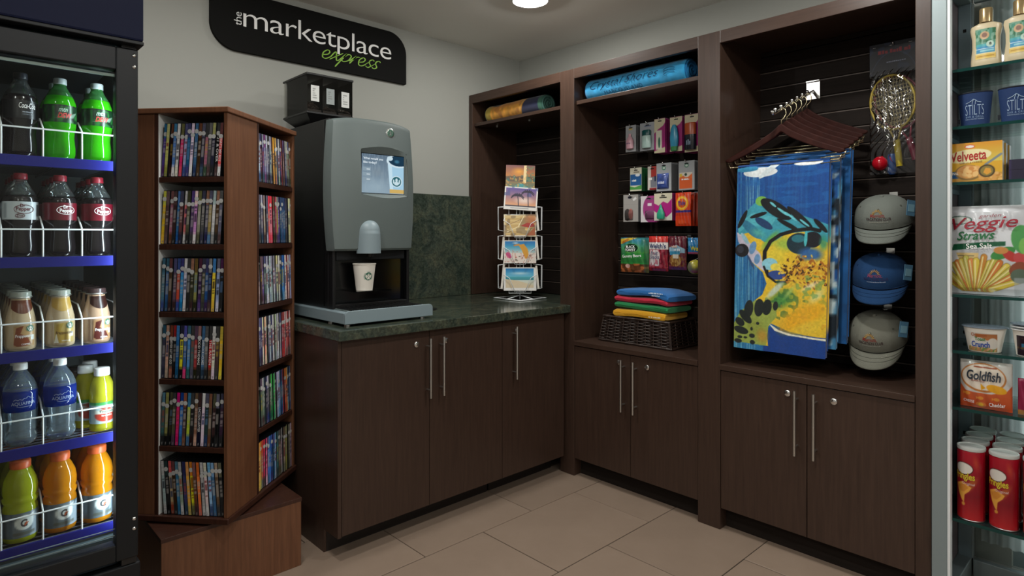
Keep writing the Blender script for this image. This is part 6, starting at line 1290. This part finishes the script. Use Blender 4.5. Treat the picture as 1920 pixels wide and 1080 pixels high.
ob('kick_plate', MB().box(CX0, CX1, -1.160, -1.119, .03, .405), 'cooler_black', bevel=.004, **P)
for k in range(7): ob('grille_slot', MB().box(CX0 + .05, CX1 - .05, -1.1608, -1.1602, .34 - k * .035, .352 - k * .035), 'black_gloss', **P)
# door
DX1 = -2.5525; DX0 = CX0 + .004; GX1 = -2.603; GX0 = CX0 + .055; DZ0, DZ1, GZ0, GZ1 = .4235, 1.7770, .468, 1.7160
df = ob('door_frame', MB().box(GX1, DX1, DY, DY + .040, DZ0, DZ1).box(DX0, GX0, DY, DY + .040, DZ0, DZ1).box(GX0, GX1, DY, DY + .040, GZ1, DZ1).box(GX0, GX1, DY, DY + .040, DZ0, GZ0), 'cooler_black', bevel=.003, **P)
ob('glass_pane', MB().box(GX0 - .002, GX1 + .002, DY + .012, DY + .016, GZ0 - .002, GZ1 + .002), 'pane_glass', df)
for (y_, z_) in ((1.7120, 0), (.4820, 0), (.4720, 0)): pass
ob('gasket_trim', MB().box(GX0, GX1, DY + .017, DY + .022, 1.700, 1.7075), 'sage', df); ob('gasket_trim', MB().box(GX0, GX1, DY + .017, DY + .020, .4865, .4885), 'aluminium', df); ob('gasket_trim', MB().box(GX0, GX1, DY + .017, DY + .020, .5045, .5060), 'aluminium', df)
for z_ in (1.730, 1.7605, .5255, .4995): ob('hinge_screw', MB().lathe([(.0048, 0), (.0044, .002), (1e-4, .0026)], 12).xf(Matrix.Translation((-2.562, DY, z_)) @ Matrix.Rotation(math.radians(90), 4, 'X')), 'chrome', df, smooth=True)
ob('hinge', MB().box(-2.590, -2.556, DY + .004, -1.1195, .4075, .4225), 'black_plastic', **P); ob('hinge', MB().box(-2.590, -2.556, DY + .004, -1.1195, 1.7785, 1.7855), 'black_plastic', **P)
# vertical light tube behind the hinge-side mullion
ob('light_tube', MB().box(-2.5735, -2.5700, -1.1135, -1.1040, .49, 1.745), 'tube_glow', **P)
tb = area_light('tube_light', (-2.5745, -1.1050, 1.118), (0, math.radians(90), math.radians(-28)), 1.25, .012, 2.3, (.78, .92, 1.0)); tb.parent = ck; tb.matrix_parent_inverse = PM(ck).inverted()
# shelves
CS = [1.484, 1.2265, .989, .7455, .5005]
SYF = -1.075
LANES = [-2.8300 - .083 * 5 + .083 * k for k in range(9)]
for si, z in enumerate(CS):
    sh = MB()
    for k in range(22): yy = SYF + .012 + k * .0255; sh.tube([(CX0 + .026, yy, z - .004), (CX1 - .026, yy, z - .004)], .0022, 5)
    for xx in (CX0 + .03, -2.9, -2.70, CX1 - .03): sh.tube([(xx, SYF + .006, z - .009), (xx, CYB + .03, z - .009)], .003, 5)
    s = ob('shelf', sh, 'shelf_wire', **P)
    ob('price_rail', MB().box(CX0 + .027, -2.5735, SYF - .004, SYF + .002, z - .027, z - .0005), 'rail_blue', s, bevel=.001)
    fz = z + .070; m = MB().tube([(CX0 + .03, SYF, fz), (-2.5755, SYF, fz)], .0021, 6)
    ob('fence_wire', m, 'white_wire', s)
    for x in LANES:
        if x > -2.57: continue
        m = MB().tube([(x, SYF, z - .001), (x, SYF, fz - .004), (x, SYF + .004, fz + .004), (x, SYF + .060, fz + .034), (x, CYB + .04, fz + .040)], .0021, 6); ob('lane_wire', m, 'white_wire', s)
LC = [x + .0415 for x in LANES]           # lane centres
LCV = {'c': LC[5], 'b': LC[6], 'a': LC[7], 'd': LC[4], 'e': LC[3]}   # c left, b middle, a right in view
# bottle kinds -----------------------------------------------------------------
def lab_f(R, ang0=-math.pi / 2):
    def mk_(off): return lambda a, b: ((R(b) + off) * math.cos(ang0 + a / R(b)), (R(b) + off) * math.sin(ang0 + a / R(b)), b)
    return mk_
def prof_R(pr):
    def R(z):
        for (r0, z0), (r1, z1) in zip(pr[:-1], pr[1:]):
            if z0 <= z <= z1 and z1 > z0: return r0 + (r1 - r0) * (z - z0) / (z1 - z0)
        return pr[0][0]
    return R
def clip_prof(pr, a, b):
    R = prof_R(pr); return [(R(a), a)] + [(r, z) for r, z in pr if a < z < b] + [(R(b), b)]
SODA = [(.024, 0), (.031, .004), (.034, .014), (.0345, .030), (.0315, .058), (.0325, .072), (.036, .088), (.0365, .100), (.0365, .142), (.035, .152), (.030, .166), (.022, .180), (.0155, .192), (.0132, .200), (.0132, .208)]
def petal(a, z): return .05 * math.cos(5 * a) * max(0, 1 - z / .02)
GROUPN = 'drink bottles in the cooler'
def start(label, lane, row, si, yaw, pitch=.0775, dx=0.0, cat='bottle', name='soda_bottle'):
    z = CS[si] - .0015; x = LCV[lane] + dx; y = SYF + .048 + row * pitch
    return thing(name, label, cat, (x, y, z), yaw, group=GROUPN)
MESH = {}
def sh_mesh(key, fn):
    if key not in MESH: MESH[key] = fn()
    return MESH[key]
def soda(label, lane, row, liquid, capc, labelc, print_fn, lets, fill=.160, yaw=0.0, si=1, fl_='soda', key='s'):
    t = start(label, lane, row, si, yaw)
    ob('liquid', sh_mesh(key + 'liq', lambda: MB().lathe(clip_prof(SODA, 0, fill), 36, lobes=petal).mesh('liquid', True)), liquid, t)
    ob('bottle_shoulder', sh_mesh('shoulder%s' % fill, lambda: MB().lathe([(r + .0003, z) for r, z in clip_prof(SODA, fill, .208)], 30).mesh('bottle_shoulder', True)), 'clear_plastic' if fl_ == 'soda' else 'dew_neck', t)
    ob('cap', sh_mesh('cap' + capc, lambda: MB().lathe([(.0150, .200), (.0152, .203), (.0148, .214), (.0135, .2160), (1e-4, .2165)], 30).mesh('cap', True)), inkmat(capc, .35), t)
    R = prof_R(SODA); f = lab_f(R)
    if print_fn:
        c = Cv(90, 30, labelc); print_fn(c); lb = printed('label_band', c, lambda u, v: f(.0007)((u - .5) * 2 * math.pi * .0366 * .999, .096 + v * .046), 'print_gloss', t)
        for L in lets: txt(lb, L[0], L[1], f(.0014), w=L[2], hgt=L[3], x=L[4], y=.119 + L[5], **(L[6] if len(L) > 6 else {}))
        return t, lb, f
    ob('label_band', sh_mesh('lb' + labelc, lambda: MB().lathe([(R(z) + .0006, z) for z in (.096, .110, .126, .142)], 30).mesh('label_band', True)), inkmat(labelc, .3), t)
    return t, None, f
glassy('dew_neck', (.30, .62, .32), dmix=.35, diff=(.10, .42, .12))
def ringline(lb, f, w, h, x, y, mat, r=.0007):
    ob('logo_ring', MB().tube([f(.0016)(x + w / 2 * math.cos(a), y + h / 2 * math.sin(a)) for a in [i * 2 * math.pi / 32 for i in range(32)]], r, 4, closed=True), mat, lb)
rows_word = ['front', 'second', 'third', 'fourth', 'fifth', 'sixth']
lane_word = {'e': 'fifth', 'd': 'fourth', 'c': 'left', 'b': 'middle', 'a': 'right'}
# top shelf
def coke_lab(c): c.rect(0, 0, 1, 1, '0a0c10'); c.rect(.42, .62, .6, .66, '2a1416')
t, lb, f = soda('black-labelled cola bottle on the top cooler shelf', 'c', 0, 'soda', '2a2e36', '0a0c10', coke_lab, [('Coca-Cola', 'white_ink', .036, .014, .004, .010, dict(shear=.25, bold=.005)), ('~10', inkmat('8a8f98'), .022, .004, .004, -.006, {}), ('~11', inkmat('6a7078'), .022, .003, .004, -.012, {})], si=0, yaw=.22, fill=.158)
def dew_lab(c): c.put(c.noise(30, 4, 3) > .5, '0c2c18'); c.put(c.noise(40, 3, 6) > .66, '1f6a2a', .7); c.rect(0, .92, 1, 1, '0a1810'); c.poly([(.40, .22), (.47, .30), (.66, .66), (.60, .30)], 'b4c8b8', .5)
for ln in ('d', 'e'):
    for row in (0, 1): soda('dark cola bottle, %s of the %s lane from the hinge, top shelf' % (rows_word[row], lane_word[ln]), ln, row, 'soda', '2a2e36', '0a0c10', None, [], si=0, fill=.158)
for row in (0, 1):
    for ln in ('b', 'a'):
        full = row == 0
        soda('bright green soda bottle, %s of the %s lane on top shelf' % (rows_word[row], lane_word[ln]), ln, row, 'dew', '9aa4a2', '0a2414', dew_lab if full else None, [('mtn', inkmat('9ab8a4'), .020, .011, -.002, .010, dict(shear=.35, bold=.02)), ('DEW', inkmat('b03a34'), .032, .014, .002, -.005, dict(shear=.35, bold=.04))] if full else [], si=0, yaw=.12, fill=.168, fl_='dew', key='dew')
soda('dark cola bottle behind the front cola on the top shelf', 'c', 1, 'soda', '2a2e36', '0a0c10', None, [], si=0)
# second shelf
def red_lab(c): c.rect(0, 0, 1, 1, '5e0c1c'); c.rect(.06, .1, .12, .9, '3a0812'); c.rect(.86, .2, .90, .8, 'a04a58')
def diet_lab(c): c.rect(0, 0, 1, 1, 'b4bcc0'); c.rect(.64, .2, .70, .85, '4a4e54'); c.rect(.30, .1, .34, .9, '8f989c')
for ln in ('e', 'd', 'c', 'b', 'a'):
    for row in range(4 if ln in 'abc' else 2):
        diet = ln in 'cde'; full = row == 0
        lab = '%s soda bottle with red cap, %s of the %s lane' % ('white-labelled dark' if diet else 'maroon-labelled dark', rows_word[row], lane_word[ln])
        t, lb, f = soda(lab, ln, row, 'soda', '7e1626', 'b4bcc0' if diet else '5e0c1c', (diet_lab if diet else red_lab) if full else None,
            ([('Dr', inkmat('5a1422'), .010, .009, -.002, .013, dict(bold=.02)), ('Pepper', inkmat('5a1422'), .030, .013, 0, .003, dict(bold=.02)), ('Diet', inkmat('5a1422'), .012, .006, -.007, -.013, dict(bold=.01))] if diet else [('Dr', 'white_ink', .010, .009, .000, .012, dict(bold=.02)), ('Pepper', 'white_ink', .030, .013, .002, .001, dict(bold=.02))]) if full else [], yaw=.10 if diet else .22)
        if full: ringline(lb, f, .040, .022, .001, .1225, inkmat('5a1422') if diet else 'white_ink'); 
        if full and diet: ringline(lb, f, .018, .010, -.007, .106, inkmat('5a1422'))
# third shelf: coffee drinks
FR = [(.026, 0), (.0315, .003), (.0328, .010), (.0330, .062), (.0315, .080), (.026, .104), (.0215, .120), (.0205, .128), (.0205, .140)]
def frap(label, lane, row, kind, yaw=0.0):
    t = start(label, lane, row, 2, yaw, pitch=.0695, name='coffee_drink_bottle', dx=-.002 if lane == 'a' else 0); t.location.y += -.004
    ob('bottle', sh_mesh('frap' + kind, lambda: MB().lathe(FR, 32).mesh('bottle', True)), {'m': 'mocha'}.get(kind, 'latte'), t)
    capm = sh_mesh('frapcap', lambda: MB().lathe([(.0218, .132), (.0238, .1335), (.0240, .137), (.0226, .1385), (.0226, .1465), (.0212, .1490), (1e-4, .1475)], 32).mesh('cap', True)); ob('cap', capm, {'m': inkmat('3a2a2a', .25)}.get(kind, inkmat('8a8f86', .25)), t)
    ob('cap_ring', sh_mesh('frapring', lambda: MB().tube([(.0236 * math.cos(a), .0236 * math.sin(a), .1350) for a in [i * 2 * math.pi / 30 for i in range(30)]], .0017, 6, closed=True).mesh('cap_ring', True)), 'steel', t)
    R = prof_R(FR); f = lab_f(R); nk = {'c': '5a2a14', 'v': 'a8863e', 'm': '2a120e'}[kind]
    c = Cv(40, 16, nk); 
    nb = Cv(30, 14, nk)
    printed('neck_label', nb, lambda u, v: f(.0006)((u - .5) * .052, .108 + v * .020 - .014 * (1 - (2 * u - 1) ** 2) * (1 - v)), 'print_gloss', t)
    if row == 0:
        cv = Cv(44, 44, {'c': 'a8875a', 'v': 'b09858', 'm': 'a07a56'}[kind]); sw = {'c': '7a3a1c', 'v': 'a88a3c', 'm': '4a1c16'}[kind]
        cv.poly([(.0, .1), (.12, .9), (.45, 1), (.30, .62), (.62, .45), (.80, .1), (.5, 0), (.15, 0)], sw); cv.rect(.80, .28, .97, .52, 'ccd2ce'); 
        if kind == 'v': cv.poly([(0, 0), (.10, .5), (.22, 0)], 'dcd8c8')
        fp = printed('front_label', cv, lambda u, v: f(.0006)(-.021 + u * .046, .012 + v * .052), 'print_gloss', t)
        ccx, ccz, rr = .014, .056, .0105
        emblem(fp, lambda a, b: f(.0012)(ccx + a, ccz + b), rr, 'emblem_green', None); emblem_fig(fp, lambda a, b: f(.0016)(ccx + a, ccz + b), rr, 'cup_paper')
        txt(fp, 'Frappuccino', 'white_ink' if kind != 'v' else inkmat('4a2a14'), f(.0013), w=.038, hgt=.010, x=.002, y=.037, bold=.01, shear=.1); txt(fp, {'c': 'COFFEE', 'v': 'VANILLA', 'm': 'MOCHA'}[kind], 'white_ink', f(.0013), w=.018, hgt=.004, x=.004, y=.017)
for ln, kd, nm in (('e', 'c', 'coffee'), ('d', 'c', 'coffee'), ('c', 'c', 'coffee'), ('b', 'v', 'pale vanilla'), ('a', 'm', 'mocha')):
    for row in range(7): frap('glass bottle of %s drink, %s of the %s lane' % (nm, (rows_word + ['seventh'])[row], lane_word[ln]), ln, row, kd, yaw=(.12 if ln != 'a' else .28))
# fourth shelf: water and juice
WB = [(.022, 0), (.031, .004), (.0345, .014), (.035, .026), (.0325, .036), (.0350, .046), (.0335, .060), (.0352, .072), (.0362, .082), (.0362, .138), (.0345, .154), (.028, .172), (.018, .188), (.0135, .196), (.0132, .204)]
def water(label, lane, row):
    t = start(label, lane, row, 3, .10, name='water_bottle'); t.scale = (1, 1, .962)
    ob('bottle', sh_mesh('water', lambda: MB().lathe(WB, 40, lobes=lambda a, z: .05 * math.cos(5 * a) * max(0, 1 - z / .03) + .012 * math.cos(10 * a) * (1 if z < .07 else 0)).mesh('bottle', True)), 'water', t)
    ob('cap', sh_mesh('wcap', lambda: MB().lathe([(.0150, .199), (.0152, .202), (.0148, .215), (.0135, .2170), (1e-4, .2175)], 28).mesh('cap', True)), 'white_plastic', t)
    R = prof_R(WB); f = lab_f(R); lb = ob('label_band', sh_mesh('wlab', lambda: MB().lathe([(R(z) + .0006, z) for z in (.092, .112, .134, .146)], 40).mesh('label_band', True)), 'label_blue', t)
    if row == 0:
        txt(lb, 'AQUAFINA', inkmat('9fb4d8'), f(.0013), w=.050, hgt=.010, x=.0, y=.114, bold=-.005)
        ob('mountain_line', MB().tube([f(.0014)(-.020 + i * .0042, .1235 + (.003 * (i % 2) + .006 * math.exp(-((i - 7) / 1.6) ** 2))) for i in range(11)], .0006, 4), inkmat('9fb4d8'), lb); ob('underline', MB().tube([f(.0014)(-.014 + i * .0035, .1065 - .001 * math.sin(i * .4)) for i in range(9)], .0004, 4), inkmat('9fb4d8'), lb)
glassy('label_blue', (.10, .16, .55), dmix=.8, diff=(.015, .045, .36))
for ln in ('e', 'd', 'c', 'b'):
    for row in range(4): water('clear water bottle with blue label, %s of the %s lane' % (rows_word[row], lane_word[ln]), ln, row)
JB = [(.024, 0), (.0295, .003), (.0300, .012), (.0285, .016), (.0290, .020), (.0290, .078), (.0300, .084), (.0300, .094), (.0280, .100), (.0290, .112), (.0270, .128), (.020, .144), (.0150, .150), (.0148, .156)]
def juice(label, row, dx, full=True):
    t = start(label, 'a', row, 3, .22, pitch=.064, dx=dx, name='juice_bottle')
    ob('liquid', sh_mesh('jliq', lambda: MB().lathe(JB, 30, lobes=lambda a, z: .02 * math.cos(6 * a) * (1 if z > .098 and z < .14 else 0)).mesh('liquid', True)), 'lemonade', t)
    ob('cap', sh_mesh('jcap', lambda: MB().lathe([(.0188, .150), (.0190, .153), (.0186, .169), (.0172, .1715), (1e-4, .172)], 28).mesh('cap', True)), 'white_plastic', t)
    R = prof_R(JB); f = lab_f(R); c = Cv(60, 40, '9fb4b8'); c.rect(0, .86, 1, 1, '3f8a4c'); c.ell(.5, .38, .16, .30, 'a83a2c'); c.rect(.34, .46, .66, .62, 'c8ccc0'); c.rect(.2, .1, .28, .9, '5a8a9c', .6); c.rect(.74, .1, .85, .9, '5a8a9c', .6); c.ell(.5, .75, .1, .08, '8a4a3a')
    printed('label_band', c, lambda u, v: f(.0006)((u - .5) * 2 * math.pi * .0290 * .999, .022 + v * .058), 'print_gloss', t)
    if full: txt(t, 'Tropicana', inkmat('2a4a34'), f(.0013), w=.034, hgt=.008, x=.0, y=.054, bold=.015); txt(t, '~8', 'white_ink', f(.0013), w=.024, hgt=.004, x=.0, y=.044)
juice('front lemonade-yellow juice bottle with white cap on fourth shelf', 0, .012); juice('second yellow juice bottle with white cap, left behind the front one', 1, -.016, False); juice('third yellow juice bottle with white cap on fourth shelf', 2, .004, False)
t = start('brown coffee drink bottle behind the yellow juices', 'a', 3, 3, 0, pitch=.064, dx=-.020, name='coffee_drink_bottle'); ob('bottle', MESH['frapm'], 'mocha', t); ob('cap', MESH['frapcap'], inkmat('3a2a2a', .25), t)
# bottom shelf: sports drinks
GB = [(.028, 0), (.0355, .004), (.0372, .014), (.0372, .078), (.0365, .088), (.0340, .095), (.0372, .102), (.0378, .110), (.0345, .114), (.0372, .122), (.0372, .138), (.0340, .156), (.026, .174), (.0205, .184), (.0195, .190)]
def sport(label, lane, row, liq, dark):
    t = start(label, lane, row, 4, .14 if lane != 'a' else .25, pitch=.080, name='sports_drink_bottle')
    ob('liquid', sh_mesh('sp', lambda: MB().lathe(GB, 40).mesh('liquid', True)), liq, t)
    ob('cap', sh_mesh('spcap', lambda: MB().lathe([(.0205, .184), (.0222, .186), (.0224, .200), (.0205, .2045), (1e-4, .205)], 36).mesh('cap', True)), 'cap_orange', t)
    R = prof_R(GB); f = lab_f(R); c = Cv(60, 40, '4f5a62'); c.rect(.40, 0, .60, 1, '5f6a70'); c.poly([(.55, 0), (.66, 0), (.66, 1), (.60, .8)], '9aa8b4', .8); c.ell(.5, .60, .085, .30, 'ccd2d0'); c.poly([(.52, .80), (.60, .95), (.585, .55), (.55, .5)], 'ccd2d0'); c.rect(.40, .1, .60, .22, '4a4a3c', .6)
    lb = printed('label_band', c, lambda u, v: f(.0006)((u - .5) * 2 * math.pi * .0372 * .999, .016 + v * .062), 'print_gloss', t)
    if row == 0:
        ob('bolt_emblem', MB().add([f(.0014)(a, b) for a, b in ((-.002, .046), (.006, .060), (.0035, .0535), (.009, .0535), (-.001, .040), (.002, .047))], [(0, 5, 2, 1), (2, 3, 4, 5)]), inkmat('a8502c'), lb); txt(lb, 'G', inkmat('3a4044'), f(.0012), w=.014, hgt=.019, x=-.001, y=.052, bold=.04)
flat('cap_orange', 'c2582c', .4)
for ln, lq, nm in (('e', 'gator_yellow', 'yellow-green'), ('d', 'gator_yellow', 'yellow-green'), ('c', 'gator_yellow', 'yellow-green'), ('b', 'gator_orange', 'orange'), ('a', 'gator_orange', 'amber orange')):
    for row in range(3): sport('%s sports drink bottle, %s of the %s lane' % (nm, rows_word[row], lane_word[ln]), ln, row, lq, 0)
